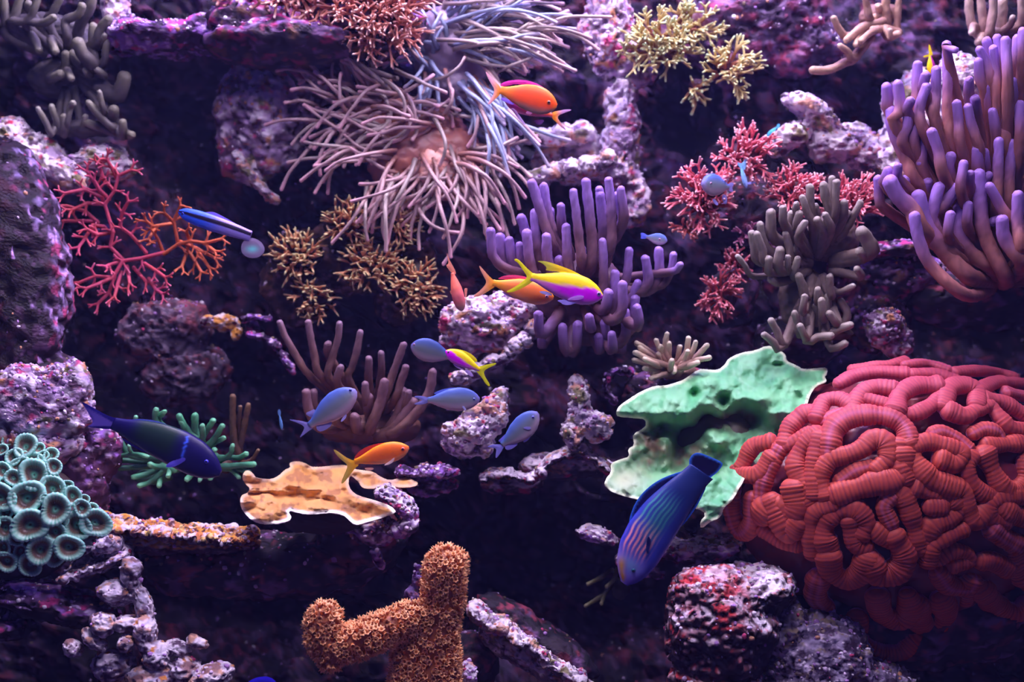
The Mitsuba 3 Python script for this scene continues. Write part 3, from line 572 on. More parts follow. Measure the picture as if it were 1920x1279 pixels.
finger_coral('finger_coral', 'olive grey finger coral with pale tips in the upper left corner', 'coral',
    [[(20, 0), (30, 80), (60, 160), 1.1], [(110, -10), (80, 100), (40, 200), 1.1], [(215, -20), (190, 60), (150, 120), (60, 130)], [(300, 100), (240, 130), (140, 130), 1.1], [(340, -10), (300, 70), (270, 120)], [(460, 35), (440, 80), (370, 120), (380, 210), 1.1], [(520, -10), (500, 60), (460, 120), 1.2], [(610, 110), (570, 160), (540, 240), 1.3], [(600, 235), (590, 330), (560, 360)],
     [(440, 245), (470, 310), (520, 360), 1.8], [(525, 150), (520, 260), (530, 380), 1.2], [(370, 305), (370, 370), (350, 430), 1.1], [(340, 415), (285, 445), 1.2], [(415, 310), (460, 360), (500, 370), 1.6], [(700, 440), (680, 500), (640, 540), 1.9], [(560, 520), (570, 570), (585, 640), .75], [(500, 580), (560, 650), (640, 720), .9], [(490, 690), (560, 715), (660, 735), 1.1], [(215, 615), (255, 680), (300, 750), .8],
     [(290, 600), (320, 680), (350, 745), .8], [(410, 580), (395, 600), (370, 720), .9], [(360, 660), (362, 750)], [(690, 690), (680, 760), 1.1], [(640, 620), (620, 650), 1.5], [(160, 20), (180, 80)], [(80, 110), (60, 180)], [(590, 200), (560, 260), .8], [(480, 400), (500, 420)], [(540, 390), (590, 430), .9], [(220, 280), (190, 210), (170, 170)], [(310, 290), (290, 220)], [(400, 440), (380, 400)], [(480, 660), (460, 720), .9], [(740, 760), (700, 740)]],
    c1, (130, 120, 330), 260, 8.2, lin((92, 84, 86)), lin((140, 134, 116)), lin((232, 228, 232)), 68, base=[(90, 60, 340, 90, 40, 30), (170, 110, 330, 40, 40, 50), (160, 245, 310, 70, 30, 16), (120, 150, 340, 60, 30, 40)], basecol=lin((56, 50, 60)), spread=40, tipstart=.7, wob=1.3)
c2 = crop(0, 560, 3.552)
finger_coral('finger_coral', 'green branching coral behind the dark blue wrasse', 'coral',
    [[(1195, 785), (1240, 870), (1330, 960), 1.2], [(1300, 780), (1300, 880), (1330, 960), 1.3], [(1420, 815), (1370, 890), (1330, 970), 1.1], [(1480, 850), (1430, 930), (1370, 1000)], [(1490, 930), (1410, 970)], [(1640, 1035), (1580, 1060), (1480, 1060), .9], [(1550, 980), (1530, 1040), (1460, 1080)], [(1690, 1105), (1590, 1110), (1470, 1120)], [(1590, 1190), (1540, 1140), (1460, 1130), .9],
     [(1040, 740), (1035, 810), (1100, 900)], [(1095, 755), (1060, 820)], [(905, 790), (920, 860), .8], [(715, 905), (790, 940), (840, 1010), (900, 1050)], [(980, 1050), (900, 1035), (830, 1040), (740, 1070), (700, 1130), .8], [(890, 1190), (960, 1175), (1030, 1150), (1100, 1120)], [(930, 1245), (1000, 1220), (1060, 1170), (1120, 1130), .9], [(1060, 1245), (1085, 1170), .9], [(1160, 1135), (1080, 1120), 1.3],
     [(1000, 1105), (1060, 1120)], [(1245, 1205), (1300, 1150), (1350, 1100)], [(1400, 1195), (1420, 1120)], [(1205, 820), (1280, 940)], [(1430, 1010), (1390, 1040)], [(700, 1150), (730, 1080), .8], [(1330, 1210), (1360, 1140), .8], [(1120, 1180), (1150, 1120), .9], [(1660, 1150), (1560, 1140), .8], [(1350, 850), (1350, 940)], [(860, 980), (900, 1040), .7]],
    c2, (375, 870, 190), 130, 5.6, lin((64, 120, 92)), lin((92, 186, 132)), lin((170, 240, 196)), 69, base=[(385, 858, 190, 46, 30, 20), (300, 890, 190, 40, 24, 14)], basecol=lin((50, 74, 66)), spread=40, tipstart=.9)
finger_coral('finger_coral', 'pair of thin brown upright branches right of the green coral', 'coral',
    [[(1550, 655), (1550, 800), (1560, 960), (1600, 1060), 1.1], [(1655, 710), (1630, 830), (1600, 980), (1590, 1060)], [(1600, 720), (1590, 850), .7], [(1720, 1010), (1680, 1070), (1620, 1090), .7]],
    c2, (450, 860, 230), 190, 6.0, lin((92, 66, 52)), lin((110, 82, 60)), lin((170, 136, 104)), 70, base=[(450, 862, 230, 18, 16, 12)], basecol=lin((70, 50, 44)), spread=20, tipstart=.4)

# ---------------------------------------------------------------- pink branching coral with an orange side
cp = crop(60, 270, 3.876)
def gorgonian(name, label, stems, Y0, r, cols, seed):
    rng = np.random.default_rng(seed)
    key = thing(name, label, 'coral')
    body, tip, light = cols
    for st in stems:
        x, y = cp(st)
        P = W(x, y, Y0 + rng.normal() * 14 + np.linspace(0, -25, len(st)))
        segs = []
        for i in range(len(P) - 1):
            segs.append((P[i:i + 2], np.array([r * (1 - .25 * i / len(P)), r * (1 - .25 * (i + 1) / len(P))]), float(i), i + 1.0))
        out = []
        d = unit(P[-1] - P[-2])
        side = unit(np.cross(d, [0, 1, 0]))
        for sg in (-1, 1):
            fork(rng, P[-1], unit(d + side * sg * (.55 + .3 * rng.random())), 13, r * .72, 1, .5, plane=.4, out=out, taper=.75)
        for k in range(1, len(P) - 1):
            sg = rng.choice([-1, 1])
            d = unit(P[k + 1] - P[k - 1]); side = unit(np.cross(d, [0, 1, 0]))
            for sg2 in ((sg, -sg) if rng.random() < .5 else (sg,)):
                fork(rng, P[k], unit(d * .5 + side * sg2), 15, r * .72, 1, .5, plane=.5, out=out, taper=.75)
        segs += [(a, b, len(P) - 1 + c / 20, len(P) - 1 + e / 20) for a, b, c, e in out]
        v, f, s = twig_mesh(segs, 7, 4)
        k = .85 + .3 * rng.random()
        c = blend(body * k, tip * k, noise(v / 22, seed)); c = blend(c, light, smooth(.9, 1, s) * .6)
        add(key + '__branch', (v, f), 'coral_material', c)
    return key
gorgonian('branching_coral', 'pink red branching coral left of the blue striped cleaner fish',
    [[(660, 840), (570, 750), (590, 640), (530, 440), (600, 340), (630, 230), (720, 190)], [(530, 440), (470, 300), (400, 200)], [(560, 400), (490, 330), (450, 260)], [(520, 600), (440, 590), (390, 680), (340, 750)], [(480, 570), (390, 490), (250, 450), (185, 450)], [(470, 560), (330, 560), (230, 560), (160, 590)],
     [(640, 600), (655, 500), (700, 420)], [(830, 790), (720, 660), (650, 610)], [(960, 790), (800, 830), (660, 850), (590, 970), (460, 960), (340, 1010)], [(600, 970), (560, 1080), (480, 1160)], [(690, 890), (710, 1010)], [(740, 900), (830, 1000)], [(820, 870), (900, 920), (970, 970)], [(530, 440), (400, 430), (290, 480)], [(500, 380), (380, 330), (240, 360)],
     [(590, 640), (480, 660), (400, 620)], [(660, 850), (560, 880), (540, 890)], [(600, 340), (520, 260), (490, 150)], [(620, 260), (580, 170), (540, 110)], [(590, 970), (500, 1010), (400, 1050)], [(650, 930), (620, 1030), (600, 1110)], [(850, 980), (900, 1060), (950, 1090)]],
    250, 4.3, (lin((176, 62, 60)), lin((205, 80, 120)), lin((250, 150, 190))), 71)
gorgonian('branching_coral', 'orange branching coral beside the pink one, under the cleaner fish',
    [[(960, 800), (1060, 730), (1150, 705), (1260, 720), (1380, 690)], [(1080, 710), (1200, 760), (1330, 830)], [(1130, 760), (1190, 860), (1230, 930)], [(1120, 800), (1090, 890)], [(1060, 720), (1030, 560), (1080, 450)], [(1030, 570), (960, 500)], [(1010, 580), (880, 600), (830, 560)], [(890, 620), (850, 690)], [(1250, 720), (1330, 780)], [(960, 800), (920, 700), (890, 650)], [(1150, 705), (1120, 640)], [(1200, 770), (1290, 900)]],
    255, 4.0, (lin((176, 84, 44)), lin((214, 104, 70)), lin((240, 150, 110))), 72)

finger_coral('algae_sprig', 'small dim olive sprig in the dark below the snout of the striped wrasse', 'algae',
    [[(1103, 1095), (1125, 1084), (1145, 1070)], [(1138, 1100), (1152, 1085), (1158, 1066)], [(1098, 1136), (1118, 1124), (1134, 1112)], [(1128, 1132), (1134, 1114)]],
    lambda p: (np.asarray(p, float)[..., 0], np.asarray(p, float)[..., 1]), (1160, 1075, 190), 150, 4.5, lin((70, 66, 44)), lin((110, 108, 70)), lin((150, 140, 100)), 73, base=[(1152, 1082, 190, 16, 16, 22)], basecol=lin((40, 36, 34)), spread=10)
rod = thing('rod', 'thin black rod sticking out of the rock face left of the anemone', 'rod')
rv, rf, _ = tube(W([505, 530, 552, 560], [106, 128, 149, 166], [330, 325, 320, 322]), [3.2, 3.2, 4.4, 3.4], n=14, sides=9, start_cap=True)
add(rod + '__shaft', (rv, rf), 'coral_material', lin((16, 12, 24)))

# ---------------------------------------------------------------- bushy corals
PK = (lin((168, 68, 74)), lin((226, 118, 132)), lin((255, 214, 214)))
bush('bushy_coral', 'large pink bushy coral with a small blue fish in front of it', 'coral',
     [(1395, 300, 250, 66, 60, 40, 22, 4.0, 2, (0, -.2, .35)), (1315, 370, 240, 64, 66, 46, 22, 4.0, 2, (-.2, -.2, .15))], PK, 81, basecol=lin((60, 24, 40)))
bush('bushy_coral', 'pink bushy coral just above the tips of the grey finger coral', 'coral', [(1485, 365, 250, 62, 50, 44, 20, 3.6, 2, (0, -.1, .4))], PK, 82, basecol=lin((70, 26, 44)))
bush('bushy_coral', 'pink bushy coral half hidden behind the upper right of the grey finger coral', 'coral', [(1590, 385, 240, 52, 50, 40, 20, 3.4, 2, (.1, -.1, .4))], PK, 83, basecol=lin((70, 26, 44)))
bush('bushy_coral', 'small orange pink tuft hanging below the large pink bushy coral', 'coral', [(1286, 428, 240, 26, 22, 14, 15, 3.4, 1, (0, -.2, -.3))], (lin((160, 70, 60)), lin((220, 120, 110)), lin((250, 190, 180))), 84, basecol=lin((60, 30, 34)))
bush('bushy_coral', 'pink bushy coral to the left of the grey finger coral', 'coral', [(1375, 500, 260, 30, 36, 22, 17, 3.6, 1, (-.2, -.2, .1)), (1345, 555, 250, 32, 46, 28, 18, 3.8, 2, (-.2, -.3, 0))], (lin((150, 54, 56)), lin((205, 96, 110)), lin((250, 180, 190))), 85, basecol=lin((60, 24, 36)))
bush('bushy_coral', 'pink tuft between the small blue fish and the grey finger coral', 'coral', [(1400, 440, 260, 26, 26, 14, 16, 3.2, 1, (-.1, -.2, .1))], (lin((130, 56, 84)), lin((190, 110, 150)), lin((240, 190, 215))), 86, basecol=lin((50, 24, 40)))
bush('staghorn_coral', 'pinkish brown spiky staghorn coral along the top edge', 'coral',
     [(705, 28, 270, 110, 100, 120, 33, 4.2, 2, (.35, -.5, .0)), (590, -10, 270, 110, 60, 50, 36, 5.4, 2, (0, -.6, -.2)), (455, -8, 290, 70, 46, 22, 36, 5.6, 1, (-.1, -.6, -.3))],
     (lin((140, 72, 66)), lin((206, 134, 116)), lin((255, 226, 214))), 87, basecol=lin((60, 34, 40)), base_r=.6)
bush('branching_coral', 'yellow cream branching coral at the top right of centre', 'coral',
     [(1235, 90, 330, 80, 60, 52, 25, 4.6, 2, (-.1, -.35, .1)), (1290, 60, 340, 60, 46, 24, 23, 4.4, 2, (.2, -.3, .3)), (1365, 135, 330, 50, 46, 26, 23, 4.4, 2, (.2, -.3, 0)), (1300, 170, 340, 26, 22, 12, 20, 4, 1, (0, -.2, -.5))],
     (lin((160, 100, 70)), lin((214, 196, 130)), lin((216, 244, 190))), 88, basecol=lin((90, 50, 60)))
bush('seaweed', 'curly brown and olive seaweed tufts on the rock below the anemone', 'seaweed',
     [(650, 420, 310, 60, 48, 34, 22, 7.4, 1, (0, -.4, .4)), (750, 420, 310, 60, 52, 42, 21, 7.0, 1, (.2, -.4, .4)), (560, 480, 320, 70, 60, 52, 22, 7.6, 1, (-.1, -.5, .2)), (700, 500, 310, 86, 64, 70, 22, 7.6, 1, (0, -.5, .1)), (780, 540, 300, 64, 70, 58, 21, 7.4, 1, (.3, -.4, -.1)), (590, 560, 320, 54, 50, 30, 20, 7.4, 1, (0, -.5, -.2))],
     (lin((150, 82, 58)), lin((206, 146, 104)), lin((226, 218, 160))), 89, part='frond', basecol=lin((40, 26, 26)), base_r=.7, flat=.38)
# ---------------------------------------------------------------- sea anemone
def anemone():
    rng = np.random.default_rng(101)
    key = thing('sea_anemone', 'large lilac sea anemone with long flowing tentacles', 'anemone')
    def bodypart(part, ells, c0, c1, label=None):
        v, f = blob(ells, 6)
        v = v + vnormals(v, f) * relief(v, 5, 34, 7)[:, None]
        add(key + '__' + part, (v, f), 'flesh_material', blend(c0, c1, noise(v / 18, 3)), label=label)
    bodypart('column', [(800, 300, 345, 110, 60, 60, -10), (760, 240, 350, 120, 50, 60, 10), (845, 335, 330, 60, 50, 42, 10)], lin((176, 104, 84)), lin((150, 96, 100)), 'orange brown body')
    bodypart('column', [(850, 90, 370, 80, 50, 80, -20), (900, 60, 375, 90, 50, 60, -30), (850, 160, 370, 50, 40, 40)], lin((120, 100, 120)), lin((150, 130, 160)), 'grey lilac body')
    v, f = blob([(815, 312, 300, 34, 24, 26, 30), (800, 330, 300, 26, 22, 22, 0), (830, 300, 302, 22, 20, 22)], 5)
    v = v + vnormals(v, f) * relief(v, 4, 16, 9)[:, None]
    add(key + '__mouth', (v, f), 'flesh_material', blend(lin((250, 200, 196)), lin((250, 170, 140)), noise(v / 9, 4)), label='pale pink mouth')
    groups = [  # n, root centre, root spread, Y, angle range (degrees, 0 = right, 90 = up), length range, bend, droop, colours
        (62, (880, 70), (46, 52), 330, (-30, 48), (110, 205), 35, .25, 0),
        (22, (870, 40), (60, 40), 345, (40, 100), (70, 130), 40, .1, 0),
        (16, (800, 95), (30, 36), 345, (95, 175), (50, 90), 50, .1, 1),
        (14, (815, 140), (34, 20), 330, (-110, -60), (40, 75), 60, .1, 1),
        (30, (890, 170), (36, 34), 320, (-72, -18), (95, 165), 35, .2, 1),
        (50, (720, 240), (75, 60), 320, (140, 215), (80, 150), 45, .25, 2),
        (32, (680, 175), (70, 36), 325, (95, 160), (60, 115), 50, -.1, 2),
        (22, (740, 200), (60, 40), 310, (-60, 60), (60, 110), 90, .1, 2),
        (34, (770, 320), (75, 34), 300, (-150, -85), (80, 140), 40, .2, 2),
        (24, (850, 320), (50, 40), 300, (-95, -30), (90, 150), 50, .2, 2),
        (12, (870, 290), (40, 30), 300, (-35, 25), (90, 130), 70, .4, 2)]
    pal = [(lin((116, 100, 98)), lin((176, 158, 154)), lin((226, 184, 190))), (lin((112, 116, 150)), lin((156, 168, 200)), lin((206, 190, 214))), (lin((146, 98, 88)), lin((184, 152, 156)), lin((236, 180, 196)))]
    for (n, rc, rs, Y, ar, lr, bend, droop, pi) in groups:
        a0, a1 = ar
        flow = rng.random(3) * 6
        for i in range(n):
            u = (i + rng.random()) / n
            x, y = rc[0] + rng.normal() * rs[0] * .6, rc[1] + rng.normal() * rs[1] * .6
            # neighbours sway the same way: the angle follows a smooth field plus a little of its own
            fld = noise(np.array([[x / 60 + flow[0], y / 60, flow[1]]]), 5)[0]
            ang = math.radians(a0 + (a1 - a0) * np.clip(.55 * u + .45 * fld + rng.normal() * .05, 0, 1))
            L = lr[0] + (lr[1] - lr[0]) * rng.random()
            cv = math.radians(bend * 1.4) * (2 * noise(np.array([[x / 50, y / 50, flow[2]]]), 6)[0] - 1 + .5 * rng.normal())
            P = [np.array([x, y, Y + rng.normal() * 14])]
            a = ang
            m = 5
            for k in range(m):
                a += cv / m + rng.normal() * .13
                step = L / m
                dx, dy = math.cos(a) * step, -math.sin(a) * step
                dy += droop * step * (k / m) ** 1.5
                fw = (-26, -20, -8, 4, 8)[k] * L / 130 + rng.normal() * 3
                P.append(P[-1] + np.array([dx, dy, fw]))
            P = np.array(P)
            Q = W(P[:, 0], P[:, 1], P[:, 2])
            r = 3.9 + rng.random() * .9
            v, f, s = tube(Q, r * np.array([1.25, 1.1, 1, .9, .8, .95]), n=16, sides=7)
            c0, c1, c2 = pal[pi]
            if rng.random() < .25: c0, c1, c2 = pal[(pi + 1) % 3]
            k = .8 + .45 * rng.random()
            c = blend(c0 * k, c1 * k, smooth(.0, .55, s)); c = blend(c, c2, smooth(.8, 1, s))
            add(key + '__tentacle', (v, f), 'flesh_material', c)
anemone()

# ---------------------------------------------------------------- plate corals
from scipy.spatial import Delaunay
def chaikin(P, k=2):
    P = np.asarray(P, float)
    for _ in range(k):
        N = np.roll(P, -1, 0)
        P = np.stack([.75 * P + .25 * N, .25 * P + .75 * N], 1).reshape(-1, P.shape[1])
    return P

def sheet(outline, depth, thick, step=4.0, holes=()):
    """A plate with that outline (frame units), lying at depth(x, y), with a back side and an edge. Returns v, f, distance to the rim, x, y."""
    poly = Polygon(outline).buffer(0)
    if poly.geom_type != 'Polygon': poly = max(poly.geoms, key=lambda g: g.area)
    for h in holes: poly = poly.difference(Polygon(h))
    L = poly.exterior.length
    bd = np.array([poly.exterior.interpolate(t).coords[0] for t in np.arange(0, L, step)])
    bds = [bd] + [np.array([r.interpolate(t).coords[0] for t in np.arange(0, r.length, step)]) for r in poly.interiors]
    x0, y0, x1, y1 = poly.bounds
    gx, gy = np.meshgrid(np.arange(x0, x1, step), np.arange(y0, y1, step))
    g = np.c_[gx.ravel(), gy.ravel()]
    inn = poly.buffer(-step * .6)
    g = g[contains_xy(inn, g[:, 0], g[:, 1])]
    p = np.vstack(bds + [g])
    t = Delaunay(p).simplices
    c = p[t].mean(1)
    t = t[contains_xy(poly.buffer(.01), c[:, 0], c[:, 1])]
    a = p[t]
    cr = (a[:, 1, 0] - a[:, 0, 0]) * (a[:, 2, 1] - a[:, 0, 1]) - (a[:, 1, 1] - a[:, 0, 1]) * (a[:, 2, 0] - a[:, 0, 0])
    t = t[np.abs(cr) > 1e-6]; cr = cr[np.abs(cr) > 1e-6]
    t[cr < 0] = t[cr < 0][:, ::-1]
    rim = sh_distance(poly.boundary, sh_points(p[:, 0], p[:, 1]))
    v = W(p[:, 0], p[:, 1], depth(p[:, 0], p[:, 1]))
    n = vnormals(v, t)
    if n[:, 1].mean() > 0: t = t[:, ::-1]; n = -n
    edge = thick * np.sqrt(np.clip(rim / thick, 0, 1))[:, None] * .8 + thick * .2
    back = v - n * edge
    N = len(v)
    e = np.sort(np.vstack([t[:, [0, 1]], t[:, [1, 2]], t[:, [2, 0]]]), 1)
    ed = np.vstack([t[:, [0, 1]], t[:, [1, 2]], t[:, [2, 0]]])
    _, idx, cnt = np.unique(e, axis=0, return_index=True, return_counts=True)
    b = ed[idx[cnt == 1]]
    f = np.vstack([t, t[:, ::-1] + N, np.c_[b[:, 0], b[:, 1], b[:, 1] + N][:, ::-1], np.c_[b[:, 0], b[:, 1] + N, b[:, 0] + N][:, ::-1]])
    return np.vstack([v, back]), f, np.r_[rim, rim], np.r_[p[:, 0], p[:, 0]], np.r_[p[:, 1], p[:, 1]]

def fxy(x, y, s, seed, o=3):
    return fbm(np.stack([x / s, y / s, x * 0 + seed], -1), o, seed)

def green_plate():
    key = thing('plate_coral', 'mint green plate coral with a pale rim and dark hollows', 'coral')
    cr = crop(1120, 620, 3.365)
    o = [(118, 520), (130, 480), (200, 430), (280, 380), (370, 345), (420, 350), (520, 320), (560, 300), (640, 240), (700, 245), (760, 250), (810, 210), (820, 180), (900, 140), (1000, 125), (1070, 92), (1130, 110), (1190, 150), (1190, 190), (1260, 220), (1300, 245), (1400, 235), (1450, 232), (1452, 270), (1430, 290), (1455, 320), (1380, 350),
         (1345, 400), (1320, 480), (1260, 600), (1200, 700), (1050, 800), (950, 900), (890, 1000), (850, 1080), (800, 1110), (780, 1180), (720, 1200), (655, 1255), (645, 1205), (690, 1160), (630, 1120), (520, 1130), (400, 1110), (330, 1080), (250, 1065), (150, 1040), (55, 1000), (45, 945), (90, 890), (85, 835), (150, 810), (205, 795), (190, 745), (235, 725),
         (220, 650), (300, 620), (310, 560), (230, 552), (125, 545)]
    x, y = cr(o)
    out = chaikin(np.c_[x, y], 1)
    def depth(px, py):
        cx, cy = (px - 1120) * 3.365, (py - 620) * 3.365
        shift = cy + .12 * (700 - cx) * 0
        d = np.interp(shift, [80, 300, 430, 520, 640, 800, 950, 1100, 1250], [205, 120, 66, 40, 84, 62, 10, -30, -20])
        for (hx, hy, rx, ry, a) in [(930, 545, 125, 75, 62), (700, 570, 90, 70, 50), (560, 660, 80, 70, 44), (420, 620, 70, 50, 26), (790, 440, 45, 45, 30), (610, 400, 34, 30, 22), (1140, 215, 40, 16, 16), (500, 780, 60, 90, 26), (770, 700, 60, 40, -26), (430, 760, 60, 110, -20), (720, 640, 40, 40, -30)]:
            d = d + a * 1.7 * np.exp(-(((cx - hx) / rx) ** 2 + ((cy - hy) / ry) ** 2) ** 1.4)
        d = d + 22 * (fxy(px, py, 34, 3) - .5) * 2 + 7 * (fxy(px, py, 12, 8) - .5) * 2 - 9 * (1 - np.abs(2 * fxy(px - py * .6, py + px * .5, 26, 5, 3) - 1))
        return d
    v, f, rim, px, py = sheet(out, depth, 9, 3.2)
    n = vnormals(v, f)
    c = blend(lin((98, 182, 126)), lin((140, 200, 140)), fxy(px, py, 26, 11))
    c = blend(c, lin((72, 160, 124)), smooth(.46, .74, fxy(px, py, 20, 17)) * .7)
    cx, cy = (px - 1120) * 3.365, (py - 620) * 3.365
    brown = np.exp(-(((cx - 300) / 110) ** 2 + ((cy - 740) / 150) ** 2) ** 1.3) + .8 * np.exp(-(((cx - 560) / 130) ** 2 + ((cy - 760) / 150) ** 2)) + .7 * np.exp(-(((cx - 850) / 190) ** 2 + ((cy - 560) / 80) ** 2) ** 1.3)
    c = blend(c, lin((128, 92, 72)), np.clip(brown * (.5 + .9 * (fxy(px, py, 14, 21) - .35) * 2), 0, .9))
    c = blend(c, lin((196, 206, 130)), np.exp(-(((cx - 170) / 130) ** 2 + ((cy - 950) / 100) ** 2)) * .8)
    c = blend(c, lin((232, 240, 206)), smooth(6.5, 1.5, rim + 3 * (fxy(px, py, 9, 31) - .5)))
    add(key + '__plate', (v, f), 'coral_material', c)
    sv, sf = blob([(1340, 860, 130, 80, 50, 90, 20)], 7)
    add(key + '__stalk', (sv + vnormals(sv, sf) * relief(sv, 6, 30, 5)[:, None], sf), 'coral_material', lin((90, 84, 70)))
green_plate()

def tan_plate():
    key = thing('plate_coral', 'tan plate coral with wavy white rim under the lowest orange fish', 'coral')
    cr = crop(420, 800, 4.571)
    o = [(155, 450), (165, 395), (200, 368), (250, 398), (275, 442), (330, 447), (410, 450), (470, 420), (520, 370), (575, 348), (553, 312), (620, 294), (690, 308), (740, 345), (830, 345), (920, 335), (1050, 325), (1120, 365), (1200, 375), (1280, 385), (1340, 430), (1420, 462), (1500, 440), (1560, 408), (1605, 450), (1672, 482), (1640, 515), (1500, 522), (1420, 500), (1330, 515), (1250, 538),
         (1180, 522), (1150, 470), (1085, 412), (1062, 470), (1085, 545), (1150, 592), (1300, 632), (1440, 682), (1482, 740), (1330, 790), (1200, 826), (1120, 846), (1060, 790), (1020, 752), (900, 736), (750, 757), (640, 742), (545, 714), (585, 790), (500, 826), (380, 842), (280, 830), (200, 772), (138, 690), (140, 590), (200, 570), (225, 530), (185, 490)]
    x, y = cr(o)
    def depth(px, py):
        cy, cx = (py - 800) * 4.571, (px - 420) * 4.571
        d = np.interp(cy, [290, 440, 600, 760, 850], [170, 100, 30, -40, -74])
        d = d + 26 * np.exp(-(((cx - 560) / 130) ** 2 + ((cy - 610) / 60) ** 2)) + 22 * np.exp(-(((cx - 870) / 120) ** 2 + ((cy - 630) / 34) ** 2)) + 24 * np.exp(-(((cx - 1010) / 50) ** 2 + ((cy - 560) / 40) ** 2)) - 22 * np.exp(-(((cx - 600) / 240) ** 2 + ((cy - 520) / 50) ** 2))
        d = d - 16 * np.exp(-(((cx - 780) / 220) ** 2 + ((cy - 690) / 30) ** 2)) + 14 * np.exp(-(((cx - 1150) / 90) ** 2 + ((cy - 740) / 30) ** 2))
        th = np.arctan2((cy - 560) * 2.2, cx - 800) * 2.2
        rr = np.hypot(cx - 800, (cy - 560) * 2.2) / 600
        d = d + 34 * np.clip(rr, 0, 1.2) ** 1.5 * (noise(np.stack([th * 1.9, rr * .8, 0 * th], -1), 12) - .5) * 2
        return d + 22 * (fxy(px, py * 2, 34, 3) - .5) * 2 + 5 * (fxy(px, py * 2, 9, 5) - .5) * 2
    v, f, rim, px, py = sheet(chaikin(np.c_[x, y], 1), depth, 7, 2.8)
    c = blend(lin((200, 138, 74)), lin((226, 170, 100)), fxy(px, py, 20, 12))
    c = blend(c, lin((150, 98, 68)), smooth(.5, .64, fxy(px, py, 14, 9)) * .7)
    low = smooth(930, 960, py)
    c = blend(c, lin((255, 250, 236)), smooth(8, 3, rim) * (.25 + .75 * low))
    add(key + '__plate', (v, f), 'coral_material', c)
    sv, sf = blob([(610, 965, 70, 80, 50, 34)], 6)
    add(key + '__stalk', (sv + vnormals(sv, sf) * relief(sv, 5, 26, 6)[:, None], sf), 'rock_material', lin((60, 46, 52)))
tan_plate()

